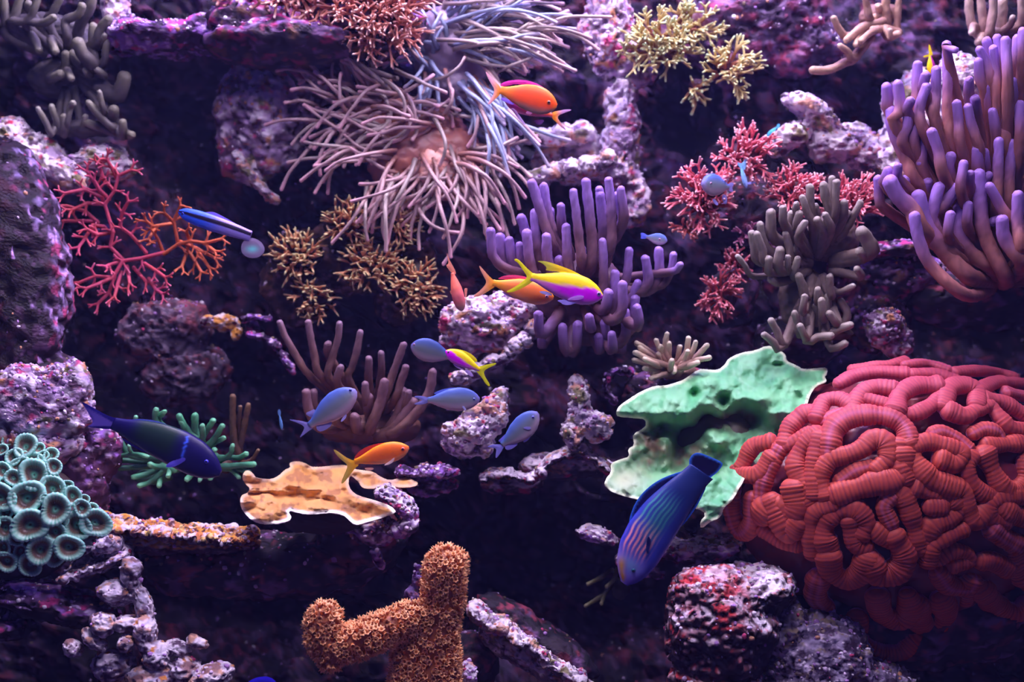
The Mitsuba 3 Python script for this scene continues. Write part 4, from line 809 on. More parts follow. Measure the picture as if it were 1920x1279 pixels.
# ---------------------------------------------------------------- red brain coral
def brain():
    rng = np.random.default_rng(7)
    key = thing('brain_coral', 'big red brain coral dome with thick folded lobes', 'coral')
    C, RX, RZ, RY = (1690, 930), 345, 262, 235
    def surf(x, y):
        q = ((x - C[0]) / RX) ** 2 + ((y - C[1]) / RZ) ** 2
        return 150 - RY * np.sqrt(np.clip(1 - q, .14 * smooth(C[1] - 50, C[1] + 150, y), 1)) + 30 * np.clip(q - 1, 0, 2)
    v, f = blob([(C[0], C[1], 150, RX * .91, RY * .90, RZ * .90)], 8)
    v = v + vnormals(v, f) * relief(v, 8, 40, 3)[:, None]
    add(key + '__base', (v, f), 'flesh_material', blend(lin((150, 54, 58)), lin((120, 44, 66)), noise(v / 30, 2)))
    cr = crop(1340, 650, 2.131)
    folds = [
        ([(455, 425), (475, 340), (530, 295), (610, 280), (700, 290), (755, 330), (775, 390)], 40), ([(440, 590), (425, 520), (460, 455), (530, 435), (590, 410), (630, 375), (680, 390), (690, 450), (650, 490)], 36), ([(490, 590), (540, 575), (590, 560), (640, 545), (700, 535), (750, 500), (745, 430)], 44),
        ([(375, 610), (345, 540), (325, 470), (355, 400), (410, 355)], 38), ([(400, 590), (395, 500), (405, 430), (420, 365)], 34), ([(260, 420), (220, 490), (195, 560), (190, 640)], 34), ([(195, 670), (225, 630), (270, 640), (300, 690), (330, 640), (320, 570)], 46), ([(230, 620), (270, 700), (300, 740), (330, 700)], 40),
        ([(90, 510), (140, 515), (190, 510), (230, 450)], 34), ([(115, 480), (160, 405), (225, 385)], 32), ([(78, 570), (72, 640), (105, 740), (150, 710), (155, 610)], 36), ([(395, 820), (385, 730), (400, 660), (470, 630)], 34), ([(455, 810), (435, 750), (450, 690), (500, 650), (560, 650), (600, 700), (585, 740)], 40),
        ([(455, 830), (470, 890), (530, 925), (590, 890), (610, 840)], 46), ([(620, 850), (650, 900), (720, 890), (755, 830), (720, 760)], 44), ([(700, 700), (675, 640), (700, 600)], 32), ([(700, 590), (740, 580), (770, 640), (800, 730), (815, 800), (840, 770), (870, 710), (930, 685), (970, 650), (940, 600), (860, 580), (800, 560)], 36),
        ([(735, 400), (735, 470), (760, 530)], 36), ([(770, 400), (800, 470), (850, 525), (920, 555), (980, 580), (1000, 640), (1030, 690), (1070, 660)], 42), ([(790, 400), (850, 385), (920, 405), (975, 430), (950, 470), (900, 455)], 36), ([(870, 350), (910, 345), (970, 375), (1005, 410)], 28), ([(550, 260), (580, 200), (640, 170), (710, 175)], 34),
        ([(720, 260), (740, 200), (800, 165), (880, 165)], 38), ([(730, 275), (800, 270), (860, 240), (900, 210)], 28), ([(410, 290), (440, 225), (500, 215), (545, 240)], 32), ([(440, 300), (500, 270), (540, 265)], 26), ([(280, 390), (300, 330), (350, 280), (400, 260)], 34), ([(250, 410), (310, 390), (380, 350)], 28), ([(910, 240), (930, 180), (990, 165), (1040, 190), (1040, 240)], 36),
        ([(930, 265), (990, 285), (1040, 260), (1090, 245), (1130, 290), (1170, 330), (1240, 345)], 34), ([(1030, 350), (1070, 335), (1120, 350), (1140, 380)], 28), ([(1080, 400), (1140, 395), (1200, 390), (1260, 390)], 32), ([(1020, 440), (1000, 480), (1020, 540), (1070, 590), (1120, 600)], 34), ([(1070, 430), (1100, 490), (1140, 560), (1190, 580), (1230, 540), (1240, 460)], 38),
        ([(1150, 690), (1095, 680), (1090, 630), (1140, 600), (1200, 595), (1260, 600)], 36), ([(1095, 720), (1140, 755), (1200, 790)], 36), ([(1060, 850), (1100, 850), (1160, 880)], 36), ([(1195, 820), (1210, 890), (1260, 930)], 44), ([(850, 850), (865, 790), (920, 755), (980, 730)], 34), ([(890, 845), (940, 815), (1000, 820), (1010, 850), (950, 865)], 30),
        ([(890, 900), (930, 945), (1000, 955), (1020, 930)], 38), ([(1060, 960), (1110, 1020), (1180, 1050), (1250, 1020)], 46), ([(1010, 960), (1000, 1010)], 26), ([(650, 990), (665, 1050), (730, 1075), (780, 1040), (770, 990)], 44), ([(810, 1020), (820, 1090), (870, 1110), (920, 1060), (900, 1000)], 44), ([(415, 920), (405, 990), (440, 1030)], 40),
        ([(570, 1080), (570, 1150), (640, 1205), (730, 1205), (790, 1160)], 44), ([(985, 1080), (1020, 1110), (1050, 1080)], 34), ([(550, 95), (620, 85), (700, 75), (760, 60)], 22), ([(500, 150), (560, 120), (650, 105), (760, 110)], 28), ([(760, 80), (850, 75), (930, 100)], 20), ([(790, 115), (880, 115), (960, 140)], 26), ([(960, 110), (1040, 105), (1120, 112), (1190, 130)], 24),
        ([(1060, 175), (1130, 150), (1260, 160)], 30), ([(1070, 215), (1150, 230), (1250, 290)], 34), ([(1160, 190), (1250, 210)], 24), ([(640, 730), (680, 760), (730, 790)], 34), ([(200, 730), (260, 770), (330, 790)], 30), ([(590, 210), (650, 225), (700, 240)], 26), ([(540, 700), (560, 780), (600, 800)], 34), ([(620, 480), (560, 500), (500, 540)], 28), ([(860, 640), (900, 640)], 34), ([(1130, 640), (1180, 670), (1240, 680)], 40)]
    for i, (fold, r) in enumerate(folds):
        x, y = cr(fold)
        rr = r / 2.131 * 1.06
        ys = surf(x, y)
        P = W(x, y, ys)
        ctr = W(C[0], C[1], 200)
        nrm = unit((P - ctr) / np.array([RX, RY, RZ]) ** 2)
        P = P + nrm * rr * (.0 + .3 * rng.random())
        L = np.linalg.norm(np.diff(P, axis=0), axis=1).sum()
        n = int(L / 2.3) + 8
        R = rr * np.r_[1.04, np.ones(len(P) - 2), 1.04] if len(P) > 2 else rr * np.ones(len(P))
        q = spline(np.c_[P, R], n)
        # round both ends
        s = np.r_[0, np.cumsum(np.linalg.norm(np.diff(q[:, :3], axis=0), axis=1))]
        tt = unit(np.gradient(q[:, :3], axis=0))
        k = 9
        h = np.linspace(0, 1, k + 1)[1:]
        capr = np.sqrt(np.clip(1 - h ** 2, 0, 1)) * .98 + .02
        p = np.vstack([(q[0, :3] - tt[0] * rr * h[:, None])[::-1], q[:, :3], q[-1, :3] + tt[-1] * rr * h[:, None]])
        rad = np.r_[(q[0, 3] * capr)[::-1], q[:, 3], q[-1, 3] * capr]
        sl = np.r_[(-rr * h)[::-1], s, s[-1] + rr * h]
        nn = unit((p - ctr) / np.array([RX, RY, RZ]) ** 2)
        t, a, b = frames(p, nn)
        sides = 20
        ang = np.arange(sides) * 2 * np.pi / sides
        ph = rng.random() * 9
        w = sl / 7.4 + 1.1 * noise(p / 22, i)      # wrinkles across the fold, about every 8 units
        wr = (np.abs(np.sin(np.pi * w + ph)) ** .6)[:, None] * (.75 + .5 * noise(p / 9, i + 3))[:, None]
        lob = np.cos(ang)[None, :]
        groove = np.exp(-((np.abs(ang[None, :] - np.pi) - np.pi) / .13) ** 2)  # line along the crest
        infade = np.clip(rad / rr, 0, 1)[:, None]
        amp = .12 * (0.5 + .5 * np.clip(1.1 - np.abs(lob), 0, 1))
        big = 1 + .24 * (noise(p / 26, 40 + i)[:, None] - .5) * 2
        RR = rad[:, None] * big * (1 + (amp * wr - .03) * infade) * (.82 + .22 * np.clip(lob + .3, 0, 1)) * (1 - .06 * groove)
        V = p[:, None] + RR[..., None] * (.92 * np.cos(ang)[None, :, None] * a[:, None] + 1.06 * np.sin(ang)[None, :, None] * b[:, None])
        v, f = rings(V)
        # paler violet skirt along both lower edges, orange red crest, groove shade painted into wrinkles
        up = np.broadcast_to(lob, RR.shape)
        c = blend(lin((186, 66, 62)), lin((208, 90, 66)), np.broadcast_to(noise(p / 40, 9)[:, None], RR.shape))
        c = blend(c, lin((128, 40, 62)), np.clip(1 - np.broadcast_to(wr, RR.shape), 0, 1) * .9)
        c = blend(c, lin((190, 116, 178)), smooth(.3, -.4, up) * .75)
        if i % 5 == 0:
            c = blend(c, lin((206, 132, 172)), np.exp(-((np.minimum(ang, 2 * np.pi - ang) - .35 * (i % 2)) / .11) ** 2)[None, :] * .4 + 0 * RR)
        topviolet = smooth(W(0, 860, 0)[2], W(0, 700, 0)[2], V[..., 2])
        c = blend(c, lin((196, 84, 120)), topviolet * .5)
        c = c.reshape(-1, 3)
        c = np.vstack([c, c[:1], c[-1:]])
        add(key + '__lobe', (v, f), 'lobe_material', c)
brain()

# ---------------------------------------------------------------- teal trumpet polyps
def trumpets():
    rng = np.random.default_rng(3)
    key = thing('trumpet_coral', 'teal colony of round cup polyps at the left edge', 'coral')
    v, f = blob([(20, 960, 60, 150, 80, 120, 20)], 7)
    v = v + vnormals(v, f) * relief(v, 6, 30, 3)[:, None]
    add(key + '__base', (v, f), 'coral_material', blend(lin((96, 76, 70)), lin((70, 62, 66)), noise(v / 20, 3)))
    cr = crop(0, 780, 3.996)
    cups = [(200, 615, 122, 92), (415, 700, 106, 88), (220, 820, 120, 112), (250, 435, 106, 76), (395, 545, 92, 70), (-10, 610, 80, 110), (545, 600, 66, 52), (580, 825, 78, 98), (715, 800, 76, 105), (415, 870, 72, 66), (405, 380, 58, 48), (165, 160, 68, 36), (60, 168, 52, 30), (100, 300, 62, 42), (190, 225, 86, 46),
            (255, 345, 82, 48), (145, 372, 70, 40), (20, 410, 60, 55), (95, 462, 60, 55), (290, 235, 42, 26), (380, 290, 56, 36), (402, 455, 42, 34), (500, 520, 44, 38), (615, 690, 62, 58), (685, 700, 44, 50), (35, 840, 56, 80), (20, 990, 56, 52), (300, 1005, 98, 76), (150, 1015, 44, 50), (515, 985, 98, 80), (50, 1090, 76, 60),
            (10, 250, 44, 36), (180, 292, 36, 30), (630, 625, 40, 36), (-70, 480, 60, 60), (-80, 780, 70, 80), (-30, 140, 50, 30), (320, 290, 40, 28), (40, 720, 56, 50), (330, 620, 30, 34), (470, 800, 30, 40), (120, 930, 50, 40), (420, 1060, 70, 60), (220, 1120, 80, 60)]
    c0 = W(10, 985, 110)
    for i, (cx, cy, rx, ry) in enumerate(cups):
        x, y = cr((cx, cy))
        r = max(rx, ry) / 3.996
        q = ((x - 10) / 215) ** 2 + ((y - 985) / 185) ** 2
        Y = 60 - 130 * math.sqrt(max(0.02, 1 - q)) + rng.normal() * 4
        p = W(x, y, Y)
        d = unit((p - c0) / np.array([1.0, .8, 1.0]))
        asp = min(1, ry / rx)
        d = unit(d * np.array([.8, 1, .8]) + np.array([0, -.7, 0]))
        p = p - d * max(0, 17 - r) * .7
        over = max([0] + [(r + max(c2[2], c2[3]) / 3.996) - math.hypot(cx - c2[0], cy - c2[1]) / 3.996 for c2 in cups if max(c2[2], c2[3]) > max(rx, ry)])
        p = p - d * min(15, .55 * over)
        a = unit(np.cross(d, [0, 0, 1.0]) + 1e-6); b = np.cross(a, d)
        sides = 48
        ang = np.arange(sides) * 2 * np.pi / sides
        nr = 22 if r > 16 else 16
        ridge = np.abs(np.cos(ang * nr / 2))
        ov = 1 + .10 * np.cos(2 * ang + rng.random() * 6) + .05 * np.cos(3 * ang + rng.random() * 6)
        def lathe(prof, flute):
            V = []
            for (pr, pz), fl in zip(prof, flute):
                R = r * pr * ov * (1 + .05 * fl * (ridge - .5))
                z = r * pz + r * .10 * fl * ridge
                V.append(p + R[:, None] * (np.cos(ang)[:, None] * a + np.sin(ang)[:, None] * b) + np.broadcast_to(z, (sides,))[:, None] * d)
            return np.array(V)
        outer = [(.66, -1.6), (.74, -.9), (.86, -.4), (.98, -.16), (1.06, 0), (1.08, .12), (1.0, .22), (.88, .24), (.74, .16), (.60, .0)]
        V = lathe(outer, [0, .2, .4, .7, 1, 1, 1, 1, 1, .8])
        col = [lin((96, 78, 66)), lin((124, 106, 88)), lin((146, 150, 130)), lin((110, 176, 150)), lin((92, 192, 166)), lin((112, 212, 184)), lin((140, 228, 202)), lin((112, 206, 178)), lin((112, 170, 150)), lin((108, 110, 90))]
        k = .85 + .25 * rng.random()
        c = np.repeat(np.array(col)[:, None] * k, sides, 1)
        c = blend(c, lin((226, 246, 240)), np.broadcast_to(ridge[None] ** 2, c.shape[:2]) * np.array([0, 0, 0, .1, .2, .4, .6, .6, .3, .1])[:, None])
        v, f = rings(V, closed_ends=False)
        pk = add(key + '__polyp', (v, f), 'flesh_material', c.reshape(-1, 3))
        inner = [(.61, .01), (.56, -.10), (.48, -.22), (.34, -.28), (.22, -.26), (.12, -.30), (.03, -.34)]
        V = lathe(inner, [.8, .7, .5, .3, .1, 0, 0])
        ci = [lin((120, 100, 86)), lin((126, 88, 72)), lin((112, 76, 64)), lin((92, 76, 64)), lin((86, 130, 108)), lin((96, 176, 146)), lin((60, 90, 80))]
        c = np.repeat(np.array(ci)[:, None], sides, 1)
        c = blend(c, lin((150, 190, 170)), np.broadcast_to(ridge[None] ** 4, c.shape[:2]) * np.array([.3, .3, .2, .1, 0, 0, 0])[:, None])
        v, f = rings(V, closed_ends=False)
        c = c.reshape(-1, 3)
        add(pk + '__oral_disc', (np.vstack([v, V[-1].mean(0)]), np.vstack([f, [[(len(inner) - 1) * sides + j, (len(inner) - 1) * sides + (j + 1) % sides, len(v)] for j in range(sides)]])), 'flesh_material', np.vstack([c, c[-1:]]), label='brown centre' if i == 0 else None)
trumpets()

# ---------------------------------------------------------------- orange polyp-covered branching coral in front
def polyp_coral():
    rng = np.random.default_rng(5)
    key = thing('leather_coral', 'orange tan branching coral covered in tiny open polyps, bottom centre', 'coral')
    branches = [([(806, 1330, -40), (812, 1240, -50), (822, 1170, -58), (832, 1110, -64), (836, 1066, -70)], [58, 50, 38, 37, 41]),
                ([(815, 1165, -52), (770, 1162, -70), (715, 1184, -84), (660, 1204, -96), (622, 1212, -100)], [34, 31, 32, 31, 29]),
                ([(622, 1222, -100), (608, 1200, -104), (608, 1160, -104)], [31, 31, 30]),
                ([(770, 1330, -50), (768, 1270, -60), (776, 1220, -60), (800, 1180, -56)], [46, 36, 30, 27])]
    allp = []
    for P, R in branches:
        P = np.array(P, float)
        v, f, s = tube(W(P[:, 0], P[:, 1], P[:, 2]), np.array(R) * .9, n=26, sides=26, start_cap=True, wob=3, seed=3)
        v = v + vnormals(v, f) * relief(v, 2.5, 20, 4)[:, None]
        add(key + '__branch', (v, f), 'coral_material', blend(lin((176, 106, 66)), lin((140, 80, 54)), noise(v / 14, 6)))
        allp.append((v, f))
    v, f = cat(allp)
    n = vnormals(v, f)
    tri = v[f]; ar = np.linalg.norm(np.cross(tri[:, 1] - tri[:, 0], tri[:, 2] - tri[:, 0]), axis=1)
    i = rng.choice(len(f), 9000, p=ar / ar.sum())
    u = rng.dirichlet([1, 1, 1], 9000)
    pts = (tri[i] * u[..., None]).sum(1); nn = unit(n[f[i]].sum(1))
    keep, tree = [], []
    grid = {}
    for k in range(len(pts)):           # keep the polyps about 7 units apart
        cell = tuple((pts[k] // 7.2).astype(int))
        if any(np.linalg.norm(pts[k] - pts[m]) < 7.2 for a in (-1, 0, 1) for b in (-1, 0, 1) for c in (-1, 0, 1) for m in grid.get((cell[0] + a, cell[1] + b, cell[2] + c), ())):
            continue
        grid.setdefault(cell, []).append(k); keep.append(k)
    VV, FF, CC, m = [], [], [], 0
    for k in keep:
        d = unit(nn[k] + rng.normal(size=3) * .25)
        a = unit(np.cross(d, [.3, .9, .2])); b = np.cross(a, d)
        h = 6.5 + 4.5 * rng.random(); R = 3.8 + 1.7 * rng.random()
        ang = np.arange(12) * np.pi / 6 + rng.random()
        spike = (np.arange(12) % 2 == 0)
        ring = lambda r, z: pts[k] + (np.cos(ang)[:, None] * a + np.sin(ang)[:, None] * b) * np.broadcast_to(r, (12,))[:, None] + d * np.broadcast_to(z, (12,))[:, None]
        V = np.array([ring(R * .75, -2), ring(R * .8, h * .55), ring(np.where(spike, R * 1.45, R * .95), np.where(spike, h * 1.15, h * .75)), ring(R * .55, h * .6), ring(R * .1, h * .35)])
        vv, ff = rings(V)
        VV.append(vv); FF.append(ff + m); m += len(vv)
        t = .85 + .3 * rng.random()
        c = np.repeat(np.array([lin((186, 110, 68)), lin((216, 140, 84)), lin((252, 200, 146)), lin((206, 128, 72)), lin((130, 70, 44))])[:, None] * t, 12, 1).reshape(-1, 3)
        CC.append(np.vstack([c, c[:1], c[-1:]]))
    add(key + '__polyps', (np.vstack(VV), np.vstack(FF)), 'coral_material', np.vstack(CC), kind='stuff', label='tiny open star shaped polyps')
polyp_coral()
# ---------------------------------------------------------------- fish
PROF = {  # distance from the tail root (0) to the snout (1): back, belly (of the body length), half width
    'anthias': ([0, .08, .2, .4, .6, .76, .88, .95, .985, 1], [.052, .058, .10, .17, .198, .178, .128, .075, .040, .012], [-.052, -.058, -.10, -.158, -.186, -.178, -.138, -.088, -.05, -.016], [.022, .03, .05, .075, .085, .08, .066, .045, .026, .01]),
    'chromis': ([0, .08, .2, .4, .6, .76, .88, .95, .985, 1], [.06, .07, .13, .215, .245, .22, .165, .10, .055, .016], [-.06, -.07, -.13, -.205, -.235, -.21, -.155, -.10, -.06, -.02], [.025, .03, .055, .08, .088, .082, .068, .046, .028, .01]),
    'wrasse': ([0, .08, .2, .4, .6, .76, .88, .95, .985, 1], [.088, .09, .11, .14, .152, .142, .108, .068, .04, .014], [-.088, -.09, -.11, -.138, -.15, -.142, -.112, -.072, -.044, -.016], [.03, .036, .05, .068, .075, .072, .058, .04, .025, .01]),
    'parrot': ([0, .08, .2, .4, .6, .76, .88, .95, .985, 1], [.05, .062, .095, .138, .155, .146, .112, .070, .04, .014], [-.05, -.062, -.095, -.136, -.152, -.146, -.116, -.074, -.044, -.016], [.022, .034, .05, .068, .075, .072, .058, .04, .025, .01]),
    'cleaner': ([0, .08, .2, .4, .6, .76, .88, .95, .985, 1], [.07, .076, .088, .10, .105, .10, .085, .062, .04, .016], [-.07, -.076, -.088, -.10, -.105, -.10, -.085, -.062, -.04, -.016], [.03, .036, .048, .06, .064, .062, .054, .04, .026, .012])}

def fish(name, label, cat_, nose, tail, Y, kind, colour, fins, eye=None, hs=1.0, ws=1.0, dY=0.0, roll=0.0, nr=46, sides=28, eyecol=None, group=None, bend=0.0, arch=0.0):
    """nose, tail: the snout and the root of the tail fin in frame units; Y the depth of the fish's middle, dY how much nearer its snout is.
    colour(t, h): t from tail to snout, h from belly (-1) to back (1). fins: {part: (outline in frame units, colour, colour at its edge or None, side offset)}"""
    key = thing(name, label, cat_, group or {'anthias': 'orange and magenta reef fish', 'chromis': 'small blue reef fish'}.get(name))
    A, B = W(*tail, Y + dY / 2), W(*nose, Y - dY / 2)
    ax = B - A; L = np.linalg.norm(ax); ax = ax / L
    up0 = np.array([0, 0, 1.0]) if abs(ax[2]) < .9 else np.array([-1.0, 0, 0])
    lat = unit(np.cross(ax, up0)); up = np.cross(lat, ax)
    if lat[1] > 0: lat = -lat      # lat: the side towards the viewer
    c_, s_ = math.cos(roll), math.sin(roll)
    up, lat = up * c_ + lat * s_, lat * c_ - up * s_
    t0, top, bot, hw = (np.array(x) for x in PROF[kind])
    t = 1 - (1 - np.linspace(0, 1, nr)) ** 1.25
    ev = lambda y: np.interp(t, np.linspace(0, 1, 200), np.convolve(np.pad(np.interp(np.linspace(0, 1, 200), t0, y), 6, mode='edge'), np.ones(13) / 13, 'valid'))
    zt, zb, w = ev(top) * hs, ev(bot) * hs, ev(hw) * ws
    ang = np.arange(sides) * 2 * np.pi / sides
    zc, zr = (zt + zb) / 2 + arch * 4 * t * (1 - t), (zt - zb) / 2
    Z = zc[:, None] + zr[:, None] * np.sin(ang)
    X = w[:, None] * np.sign(np.cos(ang)) * np.abs(np.cos(ang)) ** .85
    curve = bend * L * ((t - .5) ** 2 - .25)
    V = A + ax * (t * L)[:, None, None] + up * (Z * L)[..., None] + lat * (X * L + curve[:, None])[..., None]
    v, f = rings(V)
    h = np.broadcast_to(np.sin(ang), Z.shape)
    c = colour(np.broadcast_to(t[:, None], Z.shape), h)
    c = c.reshape(-1, 3)
    add(key + '__body', (v, f), 'fish_material', np.vstack([c, c[:1], c[-1:]]))
    def at(px, py, off=0.0):
        """frame point -> point in the fish's own middle plane"""
        d = unit(W(px, py, Y) - np.array([0, -D, 0]))
        o = np.array([0, -D, 0])
        nl = lat
        if abs(d @ nl) < .25: nl = np.array([0, -1.0, 0])
        return o + d * ((((A + B) / 2 + lat * off - o) @ nl) / (d @ nl))[..., None] if np.ndim(px) == 0 else np.array([at(a, b, off) for a, b in zip(px, py)])
    for part, (poly, ca_, cb_, off) in fins.items():
        poly = np.asarray(poly, float)
        out = chaikin(poly, 2)
        pg = Polygon(out).buffer(0)
        if pg.geom_type != 'Polygon': pg = max(pg.geoms, key=lambda g: g.area)
        off_ = off * L
        step = max(2.2, math.sqrt(pg.area) / 14)
        bd = np.array([pg.exterior.interpolate(s).coords[0] for s in np.arange(0, pg.exterior.length, step)])
        x0, y0, x1, y1 = pg.bounds
        gx, gy = np.meshgrid(np.arange(x0, x1, step), np.arange(y0, y1, step)); g = np.c_[gx.ravel(), gy.ravel()]
        inn = pg.buffer(-step * .5)
        g = g[contains_xy(inn, g[:, 0], g[:, 1])] if not inn.is_empty else g[:0]
        p2 = np.vstack([bd, g]); tr = Delaunay(p2).simplices
        cc = p2[tr].mean(1); tr = tr[contains_xy(pg, cc[:, 0], cc[:, 1])]
        P = np.array([at(a, b, off_) for a, b in p2])
        rim = sh_distance(pg.exterior, sh_points(p2[:, 0], p2[:, 1]))
        nl = lat if abs(lat[1]) > .25 else np.array([0, -1.0, 0])
        tk = np.minimum(.9, .25 + rim * .12)[:, None]
        flare = (off != 0) * .35 * np.linalg.norm(P - P.mean(0), axis=1)[:, None] * np.sign(off)
        F1, F2 = P + nl * (tk + flare * .3), P - nl * (tk - flare * .3)
        e = np.vstack([tr[:, [0, 1]], tr[:, [1, 2]], tr[:, [2, 0]]])
        _, idx, cnt = np.unique(np.sort(e, 1), axis=0, return_index=True, return_counts=True)
        bb = e[idx[cnt == 1]]; N = len(P)
        F = np.vstack([tr, tr[:, ::-1] + N, np.c_[bb[:, 0], bb[:, 1] + N, bb[:, 1]], np.c_[bb[:, 0], bb[:, 0] + N, bb[:, 1] + N]])
        col = np.broadcast_to(ca_, P.shape)
        if callable(cb_): col = cb_(p2, rim, P)
        elif cb_ is not None: col = blend(ca_, cb_, smooth(4.5, .5, rim))
        part = 'pectoral_fin' if part.startswith('pectoral') else 'pelvic_fin' if part.startswith('pelvic') else part
        add(key + '__' + part, (np.vstack([F1, F2]), F), 'fish_material', np.vstack([col, col]), smoothed=False)
    if eye:
        (ex, ey), er = eye
        for sd in (1, -1):
            # the eye sits on the body's side
            q = at(ex, ey)
            te = np.clip((q - A) @ ax / L, 0, 1); ze = (q - A) @ up / L
            we = np.interp(te, t, w); zcc = np.interp(te, t, zc); zrr = max(np.interp(te, t, zr), 1e-3)
            xs = we * max(0.05, 1 - min(1, ((ze - zcc) / zrr) ** 2)) ** .45
            ctr = A + ax * te * L + up * ze * L + lat * sd * (xs * L - er * .25) + lat * (bend * L * ((te - .5) ** 2 - .25))
            s = trimesh.creation.icosphere(3); ev_ = np.array(s.vertices)
            local = ev_ @ np.array([ax, up, lat * sd])
            ring_ = local @ (lat * sd)
            iris, pup = eyecol or (lin((200, 150, 190)), lin((14, 10, 30)))
            col = blend(iris, pup, smooth(.62, .72, ring_))
            ek = add(key + '__eye', (ctr + er * local * .95, np.array(s.faces)), 'eye_material', iris)
            add(ek + '__pupil', (ctr + lat * sd * er * .62 + er * (local * .56 - (local @ lat)[:, None] * lat * .2), np.array(s.faces)), 'eye_material', pup)
    return key

def orange_skin(belly, upper=(255, 140, 10), mid=(252, 84, 24), head=None):
    U, M, Bl = lin(upper), lin(mid), lin(belly)
    def fn(t, h):
        c = blend(M, U, np.clip(smooth(.35, .0, t) + smooth(.45, .95, h) * .8, 0, 1))
        c = blend(c, Bl, smooth(-.35, -.9, h) * smooth(.1, .45, t))
        c = blend(c, lin((250, 150, 120)), smooth(.9, 1, t) * smooth(.4, -.4, h) * .6)
        return c
    return fn
def two_tone(slope=.1):
    def fn(t, h):
        cut = .22 - .55 * (1 - t) ** 1.3 + .42 * smooth(.6, 1, t)
        y = smooth(cut - .08, cut + .10, h)
        m = blend(lin((232, 40, 255)), lin((236, 110, 200)), smooth(.5, .1, t))
        m = blend(m, lin((196, 120, 216)), smooth(-.45, -.95, h))
        m = blend(m, lin((255, 40, 170)), smooth(.82, 1, t) * smooth(-.3, .5, h) * .7)
        return blend(m, lin((255, 226, 0)), y)
    return fn
def chromis_skin(t, h):
    c = blend(lin((122, 132, 146)), lin((82, 108, 190)), smooth(-.1, .8, h))
    c = blend(c, lin((186, 160, 184)), smooth(-.1, -.75, h))
    c = blend(c, lin((150, 140, 220)), smooth(.86, 1, t) * .6)
    return c
YEL, ORG = lin((250, 224, 0)), lin((255, 150, 20))
LIL = lin((176, 150, 236))
cR = crop(890, 120, 9.135)
def px(cr, pts): 
    x, y = cr(pts); return np.c_[x, y]
def vfade(c1, c2, axis_pts):
    """colour runs from c1 at the first point to c2 at the second (frame units)"""
    (a, b) = np.asarray(axis_pts, float)
    def fn(p2, rim, P):
        s = ((p2 - a) @ (b - a)) / ((b - a) @ (b - a))
        return blend(c1, c2, smooth(0.1, .9, s))
    return fn

# orange anthias over the anemone, and the one behind it
fish('anthias', 'bright orange fish with a magenta back fin in front of the anemone', 'fish', (1044.5, 198.5), (938, 168.5), 60, 'anthias', orange_skin((150, 112, 100), (255, 140, 12), (250, 80, 18)),
     {'tail_fin': (px(cR, [(440, 400), (390, 340), (300, 240), (215, 150), (185, 120), (195, 165), (250, 290), (320, 400), (340, 450), (320, 530), (260, 620), (215, 690), (255, 700), (330, 620), (400, 560), (450, 500)]), ORG, vfade(ORG, lin((236, 170, 190)), [(941, 168), (915, 165)]), 0),
      'dorsal_fin': (px(cR, [(440, 380), (440, 345), (520, 300), (640, 275), (800, 268), (950, 290), (1080, 340), (1180, 400), (1230, 440), (1150, 440), (900, 360), (700, 340), (540, 380)]), lin((214, 40, 160)), None, 0),
      'anal_fin': (px(cR, [(470, 560), (560, 600), (700, 690), (640, 700), (520, 650), (440, 610)]), lin((150, 110, 236)), None, 0),
      'pelvic_fin': (px(cR, [(900, 800), (1000, 840), (960, 870), (860, 850)]), lin((180, 100, 150)), None, .03)},
     eye=((1028.7, 193.6), 4.6), hs=1.26, eyecol=(lin((190, 90, 40)), lin((20, 10, 20))))
fish('anthias', 'magenta and orange fish half hidden behind the bright orange one', 'fish', (948, 190), (1036, 217), 95, 'anthias', lambda t, h: blend(blend(lin((250, 96, 50)), lin((190, 60, 190)), smooth(.45, .85, t)), lin((214, 120, 160)), smooth(-.3, -.9, h)),
     {'tail_fin': (px(cR, [(1310, 880), (1330, 820), (1450, 800), (1560, 775), (1690, 780), (1560, 830), (1450, 870), (1415, 920), (1470, 1000), (1530, 1080), (1580, 1150), (1480, 1080), (1400, 1000), (1330, 940)]), ORG, vfade(ORG, lin((200, 150, 200)), [(1037, 214), (1060, 212)]), 0),
      'anal_fin': (px(cR, [(1000, 960), (1200, 950), (1170, 1010), (1100, 1050), (1050, 1020)]), lin((150, 100, 196)), None, 0),
      'pelvic_fin': (px(cR, [(600, 760), (680, 760), (760, 870), (870, 1030), (860, 1060), (740, 930), (660, 820)]), lin((206, 170, 240)), None, .06)}, hs=.85, dY=10)
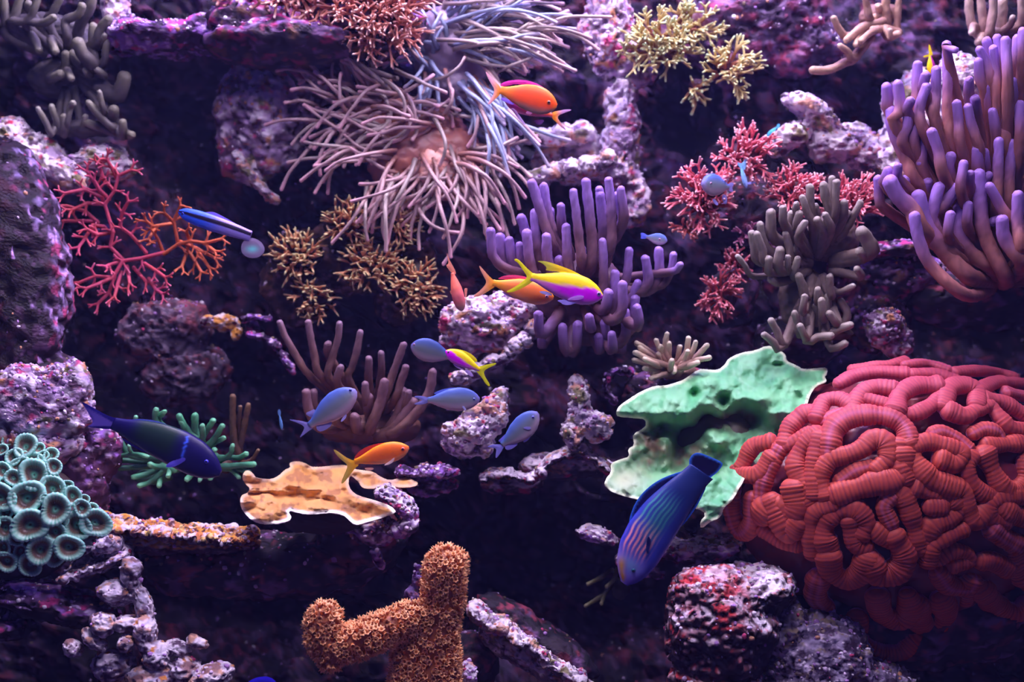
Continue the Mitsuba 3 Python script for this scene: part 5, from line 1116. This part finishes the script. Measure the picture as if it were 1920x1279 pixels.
# the group at the centre
c4 = crop(820, 460, 5.818)
fish('anthias', 'large yellow and magenta fish swimming right at the centre', 'fish', (1130, 556), (996, 519), 0, 'anthias', two_tone(),
     {'tail_fin': (px(c4, [(1040, 300), (1000, 270), (950, 220), (900, 165), (860, 140), (828, 160), (880, 190), (920, 250), (960, 310), (985, 350), (900, 420), (800, 480), (740, 505), (790, 520), (880, 490), (980, 440), (1060, 380), (1080, 350)]), lin((240, 230, 20)), None, 0),
      'dorsal_fin': (px(c4, [(1170, 275), (1200, 255), (1170, 215), (1120, 185), (1080, 170), (1180, 172), (1290, 205), (1400, 245), (1500, 285), (1640, 370), (1560, 340), (1350, 290)]), lin((212, 206, 40)), vfade(lin((196, 196, 60)), lin((255, 216, 0)), [(1010, 495), (1060, 508)]), 0),
      'pelvic_fin': (px(c4, [(1540, 610), (1420, 590), (1290, 600), (1340, 620), (1370, 650), (1440, 655), (1520, 630)]), lin((170, 150, 244)), None, .02),
      'anal_fin': (px(c4, [(1100, 500), (1200, 500), (1270, 545), (1220, 550), (1140, 530)]), lin((186, 170, 240)), None, .0),
      'pectoral_fin': (px(c4, [(1610, 560), (1560, 540), (1470, 560), (1400, 600), (1500, 600), (1580, 590)]), lin((186, 120, 226)), None, .09)},
     eye=((1122.3, 551.3), 4.6), hs=1.04, eyecol=(lin((170, 120, 230)), lin((24, 20, 70))))
fish('anthias', 'orange fish partly behind the yellow and magenta one', 'fish', (1038, 558.5), (924, 530), 40, 'anthias', orange_skin((230, 150, 120), (255, 166, 20), (252, 130, 60)),
     {'tail_fin': (px(c4, [(640, 395), (600, 370), (540, 310), (490, 250), (450, 208), (470, 270), (505, 340), (535, 390), (525, 430), (460, 500), (380, 560), (440, 565), (530, 520), (600, 470), (640, 450)]), ORG, vfade(lin((255, 160, 40)), lin((240, 160, 130)), [(926, 530), (900, 528)]), 0),
      'dorsal_fin': (px(c4, [(640, 372), (700, 340), (780, 322), (880, 325), (980, 345), (1060, 380), (960, 385), (800, 372)]), lin((216, 60, 110)), None, 0),
      'anal_fin': (px(c4, [(690, 500), (800, 530), (940, 590), (860, 590), (740, 545)]), lin((190, 150, 230)), None, 0)},
     eye=((1025, 556), 3.6), hs=.98)
c2f = crop(820, 460, 5.818)
fish('anthias', 'small salmon fish hanging head down, seen from behind', 'fish', (866, 583), (848, 512), 30, 'anthias', lambda t, h: blend(blend(lin((246, 120, 96)), lin((228, 110, 120)), smooth(.3, .7, t)), lin((206, 150, 150)), smooth(.72, .98, t)),
     {'tail_fin': (px(c2f, [(160, 310), (100, 235), (95, 212), (125, 205), (108, 120), (100, 70), (120, 130), (160, 210), (190, 260), (210, 320)]), lin((246, 150, 120)), None, 0),
      'pectoral_fin': (px(c2f, [(180, 510), (150, 490), (130, 500), (160, 550), (195, 600), (200, 560)]), lin((240, 150, 130)), None, 0),
      'pectoral_fin2': (px(c2f, [(290, 470), (325, 462), (330, 490), (318, 560), (310, 590), (300, 540)]), lin((240, 150, 130)), None, 0)},
     hs=.75, ws=1.9, roll=math.pi / 2)
c5f = crop(520, 610, 4.41)
fish('anthias', 'small yellow and magenta fish facing up to the left', 'fish', (835.5, 658), (899.5, 693.5), 0, 'anthias', two_tone(),
     {'tail_fin': (px(c5f, [(1640, 350), (1690, 335), (1750, 320), (1820, 308), (1800, 330), (1730, 360), (1705, 385), (1720, 430), (1760, 490), (1755, 508), (1725, 490), (1690, 430), (1650, 390)]), lin((226, 226, 20)), None, 0),
      'dorsal_fin': (px(c5f, [(1460, 192), (1540, 205), (1610, 240), (1655, 285), (1650, 310), (1600, 290), (1520, 230)]), lin((230, 214, 20)), None, 0),
      'pelvic_fin': (px(c5f, [(1545, 365), (1590, 370), (1630, 425), (1600, 425), (1560, 395)]), lin((196, 160, 240)), None, .0),
      'anal_fin': (px(c5f, [(1450, 310), (1500, 340), (1560, 372), (1500, 362), (1460, 335)]), lin((200, 150, 230)), None, .0)},
     eye=((841, 660), 2.6), hs=1.02)
fish('anthias', 'orange fish with a red back fin above the tan plate coral', 'fish', (766.8, 839), (665, 866), -20, 'anthias', orange_skin((246, 160, 110), (255, 160, 16), (255, 112, 30)),
     {'tail_fin': (px(crop(420, 800, 4.571), [(1140, 290), (1100, 290), (1040, 260), (980, 215), (932, 188), (960, 240), (1010, 290), (1060, 325), (1050, 370), (1020, 430), (1000, 500), (1040, 470), (1090, 400), (1130, 350), (1160, 330)]), lin((250, 190, 30)), vfade(lin((255, 180, 20)), lin((214, 180, 80)), [(664, 866), (640, 875)]), 0),
      'dorsal_fin': (px(crop(420, 800, 4.571), [(1115, 285), (1120, 255), (1170, 200), (1250, 160), (1340, 140), (1450, 132), (1500, 140), (1400, 170), (1250, 230), (1170, 285)]), lin((206, 50, 36)), None, 0),
      'pelvic_fin': (px(crop(420, 800, 4.571), [(1465, 258), (1455, 300), (1420, 325), (1360, 335), (1400, 310), (1440, 280)]), lin((246, 206, 200)), None, .085),
      'anal_fin': (px(crop(420, 800, 4.571), [(1200, 350), (1300, 355), (1260, 378), (1215, 375)]), lin((240, 170, 150)), None, 0)},
     eye=((755.8, 841.5), 4.0), hs=.98, eyecol=(lin((230, 110, 100)), lin((60, 20, 40))))
# blue green chromis
cm_ = crop(760, 640, 4.567)
CH = lin((140, 132, 206))
fish('chromis', 'blue green fish facing right and up beside the brown finger coral', 'fish', (667.5, 732), (580, 798), 0, 'chromis', chromis_skin,
     {'tail_fin': (px(c5f, [(290, 820), (240, 800), (170, 785), (80, 775), (160, 805), (215, 830), (225, 850), (205, 890), (180, 935), (220, 905), (265, 870), (300, 850)]), CH, None, 0),
      'dorsal_fin': (px(c5f, [(310, 690), (280, 705), (230, 725), (250, 750), (300, 765), (330, 740)]), CH, None, 0),
      'anal_fin': (px(c5f, [(330, 790), (318, 835), (330, 870), (360, 882), (410, 860), (452, 825), (450, 770)]), CH, None, 0),
      'pelvic_fin': (px(c5f, [(580, 735), (560, 780), (520, 808), (530, 775), (560, 740)]), lin((180, 170, 240)), None, .03)},
     eye=((657.5, 731.5), 3.4), hs=1.0, eyecol=(lin((110, 120, 220)), lin((20, 26, 90))))
fish('chromis', 'slim blue green fish swimming right just below the small yellow one', 'fish', (899.5, 748.5), (802, 750.5), 30, 'chromis', chromis_skin,
     {'tail_fin': (px(cm_, [(215, 490), (190, 480), (130, 465), (60, 470), (120, 495), (150, 505), (110, 520), (60, 540), (140, 545), (195, 525), (215, 510)]), lin((130, 130, 210)), None, 0),
      'dorsal_fin': (px(cm_, [(230, 450), (300, 415), (390, 395), (470, 398), (400, 420), (280, 455)]), lin((96, 116, 214)), None, 0),
      'pelvic_fin': (px(cm_, [(480, 560), (500, 550), (525, 590), (515, 595)]), lin((170, 170, 230)), None, .07)},
     eye=((889, 748), 2.6), hs=.97, eyecol=(lin((110, 120, 200)), lin((20, 26, 90))))
fish('chromis', 'blue violet fish pointing up right in front of the dark central cave', 'fish', (1008.8, 774), (941, 834), 0, 'chromis', chromis_skin,
     {'tail_fin': (px(cm_, [(835, 890), (800, 880), (740, 885), (690, 905), (750, 910), (780, 920), (775, 960), (770, 1010), (800, 980), (830, 930), (845, 905)]), lin((140, 136, 226)), None, 0),
      'dorsal_fin': (px(cm_, [(860, 790), (830, 820), (788, 858), (820, 862), (850, 850)]), lin((120, 116, 226)), None, 0),
      'anal_fin': (px(cm_, [(860, 870), (850, 915), (870, 935), (920, 920), (970, 880), (950, 830)]), lin((140, 130, 226)), None, 0),
      'pelvic_fin': (px(cm_, [(1060, 760), (1080, 810), (1050, 850), (1005, 875), (1010, 800)]), lin((150, 140, 230)), None, 0),
      'pectoral_fin': (px(cm_, [(1080, 735), (1040, 730), (1000, 740), (1040, 760), (1070, 755)]), lin((140, 130, 210)), None, .09)},
     eye=((999.3, 782), 3.0), hs=1.05, arch=-.03, eyecol=(lin((110, 110, 220)), lin((20, 20, 80))))
fish('chromis', 'dull blue oval fish behind the small yellow and magenta one', 'fish', (770.5, 648), (846, 670), 40, 'chromis', lambda t, h: chromis_skin(t, h) * .7,
     {'tail_fin': ([(846, 666), (862, 662), (872, 664), (866, 672), (870, 682), (856, 678)], lin((110, 106, 180)), None, 0)}, eye=((777, 646), 2.2), hs=1.18)
fish('chromis', 'pale blue fish facing the viewer in front of the large pink bushy coral', 'fish', (1316, 344), (1366, 351), 170, 'chromis', chromis_skin,
     {'tail_fin': ([(1364, 346), (1372, 341), (1377, 345), (1372, 352), (1376, 362), (1364, 357)], CH, None, 0), 'pelvic_fin': ([(1334, 372), (1342, 374), (1348, 386), (1340, 384)], CH, None, .05), 'anal_fin': ([(1352, 366), (1362, 364), (1364, 380), (1358, 384)], CH, None, 0)},
     eye=((1327, 344.5), 2.6), hs=1.32, ws=1.7, dY=40)
fish('chromis', 'thin cyan fish seen end on over the large pink bushy coral', 'fish', (1400, 353), (1389, 312), 180, 'chromis', lambda t, h: blend(lin((110, 190, 236)), lin((150, 170, 240)), t),
     {'tail_fin': ([(1385, 312), (1382, 306), (1384, 304), (1391, 308), (1398, 296), (1401, 296), (1399, 312), (1395, 322)], lin((120, 180, 236)), None, 0), 'pectoral_fin': ([(1400, 342), (1412, 340), (1420, 343), (1402, 347)], lin((140, 150, 230)), None, 0)}, hs=.7, ws=1.0, roll=.9)
fish('chromis', 'bright cyan sliver of a fish beside the pinkish white rock', 'fish', (1438, 256), (1457, 238), 330, 'chromis', lambda t, h: lin((80, 190, 226)) + 0 * t[..., None],
     {'tail_fin': ([(1455, 240), (1458, 232), (1463, 232), (1461, 242), (1466, 246)], lin((80, 180, 220)), None, 0)}, hs=.7)
fish('chromis', 'blue fish just above the right fingers of the middle purple coral', 'fish', (1251, 452), (1212, 444), 150, 'chromis', chromis_skin,
     {'tail_fin': ([(1215, 442), (1206, 436), (1200, 437), (1203, 442), (1200, 448), (1208, 448), (1216, 447)], lin((96, 110, 226)), None, 0)}, eye=((1238, 449), 2.4), hs=1.15, dY=14)
fish('anthias', 'tiny yellow and magenta fish rising behind the tall purple coral', 'fish', (1748, 142), (1744, 104), 260, 'anthias', lambda t, h: blend(lin((196, 40, 170)), lin((252, 214, 0)), smooth(-.05, .15, h + .1 - .4 * smooth(.5, 1, t))),
     {'tail_fin': (px(ca, [(1110, 480), (1060, 495), (1050, 480), (1090, 470), (1108, 460), (1100, 420), (1104, 372), (1118, 400), (1128, 440), (1140, 470)]), lin((244, 224, 20)), None, 0)}, hs=1.2, ws=1.3, roll=.2)
# wrasses
def dark_skin(t, h):
    c = blend(lin((22, 14, 90)), lin((28, 52, 48)), smooth(.62, .5, t) * smooth(.12, .28, t) * smooth(-.9, -.2, h))
    c = blend(c, lin((16, 12, 60)), smooth(.5, .9, h) * smooth(.5, .7, t) * .6)
    band = np.exp(-((t - (.655 - .03 * h + .008 * np.sin(h * 22))) / .010) ** 2) * smooth(-.45, -.2, h) * smooth(.95, .75, h)
    return blend(c, lin((70, 110, 255)), band)
c3f, c2t = crop(0, 780, 3.996), crop(0, 560, 3.552)
def lyre(p2, rim, P):
    return blend(lin((104, 84, 196)), lin((30, 20, 120)), smooth(1.0, 4.5, np.abs(p2[:, 1] - np.interp(p2[:, 0], [150, 215], [778, 797])) - (215 - p2[:, 0]) * .28))
fish('wrasse', 'dark blue fish with a forked tail and a bright band behind its head', 'fish', (414, 887), (212, 794), -40, 'parrot', dark_skin,
     {'tail_fin': (px(c2t, [(800, 800), (740, 790), (670, 755), (600, 715), (535, 680), (570, 730), (600, 780), (625, 830), (570, 855), (640, 862), (700, 868), (760, 870), (800, 850)]), lin((60, 46, 170)), lyre, 0),
      'dorsal_fin': (px(c2t, [(820, 815), (900, 800), (1000, 805), (1080, 825), (1150, 855), (1230, 890), (1150, 880), (1050, 850), (900, 830)]), lin((80, 96, 190)), None, 0),
      'anal_fin': (px(c2t, [(810, 920), (870, 960), (940, 1000), (1000, 1030), (960, 1025), (880, 985), (820, 945)]), lin((90, 70, 190)), None, 0),
      'pectoral_fin': (px(c3f, [(1390, 310), (1330, 325), (1270, 345), (1235, 385), (1300, 385), (1360, 355), (1395, 330)]), lin((96, 84, 214)), None, .075)},
     eye=((390, 864.5), 4.2), hs=1.06, arch=.035, nr=120, sides=48, eyecol=(lin((70, 70, 220)), lin((16, 12, 70))))
def stripe_skin(t, h):
    c = blend(lin((30, 48, 116)), lin((56, 66, 190)), smooth(.1, .8, t))
    c = blend(c, lin((40, 90, 140)), smooth(.25, .45, t) * smooth(.85, .6, t) * smooth(.6, .1, np.abs(h)) * .8)
    ln = (.5 + .5 * np.cos(h * 30 + 2 * t + .5 * np.sin(t * 40))) ** 2 * smooth(.2, .38, t) * smooth(.9, .72, t) * smooth(-.55, -.1, h) * smooth(1.0, .8, h)
    c = blend(c, blend(lin((70, 150, 160)), lin((255, 160, 170)), smooth(.48, .68, t)), ln)
    c = blend(c, lin((140, 120, 232)), smooth(.72, .86, t) * smooth(-.9, -.3, h) * .85)
    c = blend(c, lin((120, 170, 220)), np.exp(-((t - .86) / .05) ** 2 - ((h - .15) / .5) ** 2) * .7)
    c = blend(c, lin((222, 160, 40)), (np.exp(-((t - .9) / .05) ** 2 - ((h - .7) / .25) ** 2) + np.exp(-((t - .965) / .03) ** 2 - ((h - .5) / .3) ** 2)) * .9)
    return c
cw = crop(1100, 820, 4.41)
BL, ED = lin((20, 24, 120)), lin((60, 130, 255))
fish('wrasse', 'blue wrasse with pink stripes diving head down before the green plate coral', 'fish', (1170, 1094), (1316, 884), -110, 'wrasse', stripe_skin,
     {'tail_fin': (px(cw, [(890, 270), (850, 240), (845, 190), (870, 145), (910, 125), (960, 135), (1040, 170), (1110, 200), (1130, 225), (1100, 265), (1070, 300), (1000, 350), (930, 330)]), lin((14, 8, 64)), ED, 0),
      'dorsal_fin': (px(cw, [(900, 260), (820, 275), (720, 300), (600, 350), (500, 420), (420, 510), (370, 610), (345, 720), (380, 690), (450, 590), (560, 490), (700, 400), (850, 310)]), lin((18, 14, 84)), ED, 0),
      'anal_fin': (px(cw, [(700, 800), (760, 760), (830, 690), (900, 590), (960, 480), (995, 395), (960, 410), (920, 440), (860, 540), (780, 680)]), lin((18, 16, 96)), ED, 0),
      'pectoral_fin': (px(cw, [(510, 810), (535, 860), (520, 910), (505, 980), (490, 930), (495, 860)]), lin((20, 24, 90)), None, .08)},
     eye=((1186.5, 1067), 4.0), hs=1.14, arch=.055, nr=150, sides=110, eyecol=(lin((30, 90, 120)), lin((16, 20, 50))))
def cleaner_skin(t, h):
    c = blend(lin((150, 120, 214)), lin((50, 100, 255)), smooth(.25, .7, t))
    c = blend(c, lin((180, 160, 230)), smooth(.2, .7, h) * smooth(.6, .2, t))
    wd = .16 + .10 * (1 - t)
    return blend(c, lin((12, 8, 40)), smooth(wd + .14, wd, np.abs(h - .12 - .22 * smooth(.9, .2, t))))
cf = crop(60, 270, 3.876)
fish('cleaner_wrasse', 'slender bright blue fish with a black side stripe', 'fish', (335.5, 397), (470, 443), 60, 'cleaner', cleaner_skin,
     {'tail_fin': (px(cf, [(1580, 680), (1640, 690), (1690, 740), (1690, 790), (1640, 830), (1570, 830), (1520, 790), (1520, 730), (1550, 690)]), lin((150, 130, 170)), lambda p2, rim, P: blend(lin((140, 120, 160)), lin((120, 214, 220)), np.exp(-(((p2[:, 0] - 473) / 11) ** 2 + ((p2[:, 1] - 467) / 6) ** 2))), 0),
      'dorsal_fin': (px(cf, [(1240, 500), (1300, 490), (1340, 500), (1450, 560), (1560, 630), (1500, 610), (1380, 560)]), lin((120, 100, 214)), None, 0),
      'anal_fin': (px(cf, [(1220, 600), (1300, 640), (1380, 650), (1330, 620)]), lin((70, 70, 200)), None, 0)},
     eye=((344, 401), 3.0), hs=1.02, nr=90, sides=64, eyecol=(lin((40, 60, 180)), lin((8, 8, 30))))
fish('surgeonfish', 'bright blue back of a fish just rising into view at the bottom edge', 'fish', (530, 1318), (450, 1312), -90, 'chromis', lambda t, h: blend(lin((40, 20, 240)), lin((60, 40, 255)), t),
     {'tail_fin': ([(452, 1300), (446, 1296), (430, 1284), (440, 1300), (440, 1318), (430, 1336), (450, 1326)], lin((240, 190, 60)), None, 0), 'dorsal_fin': ([(452, 1302), (462, 1280), (480, 1270), (505, 1268), (520, 1280), (530, 1300), (500, 1300)], lin((60, 40, 250)), None, 0)}, eye=((520, 1314), 3.0), hs=1.5)
fish('chromis', 'thin pale sliver of a fish left of the blue fish, in the dark hole', 'fish', (529, 806), (524, 777), 60, 'chromis', lambda t, h: lin((90, 140, 196)) + 0 * t[..., None],
     {'tail_fin': ([(522, 780), (520, 770), (524, 766), (527, 772), (526, 782)], lin((90, 130, 190)), None, 0)}, hs=.45, ws=.8)
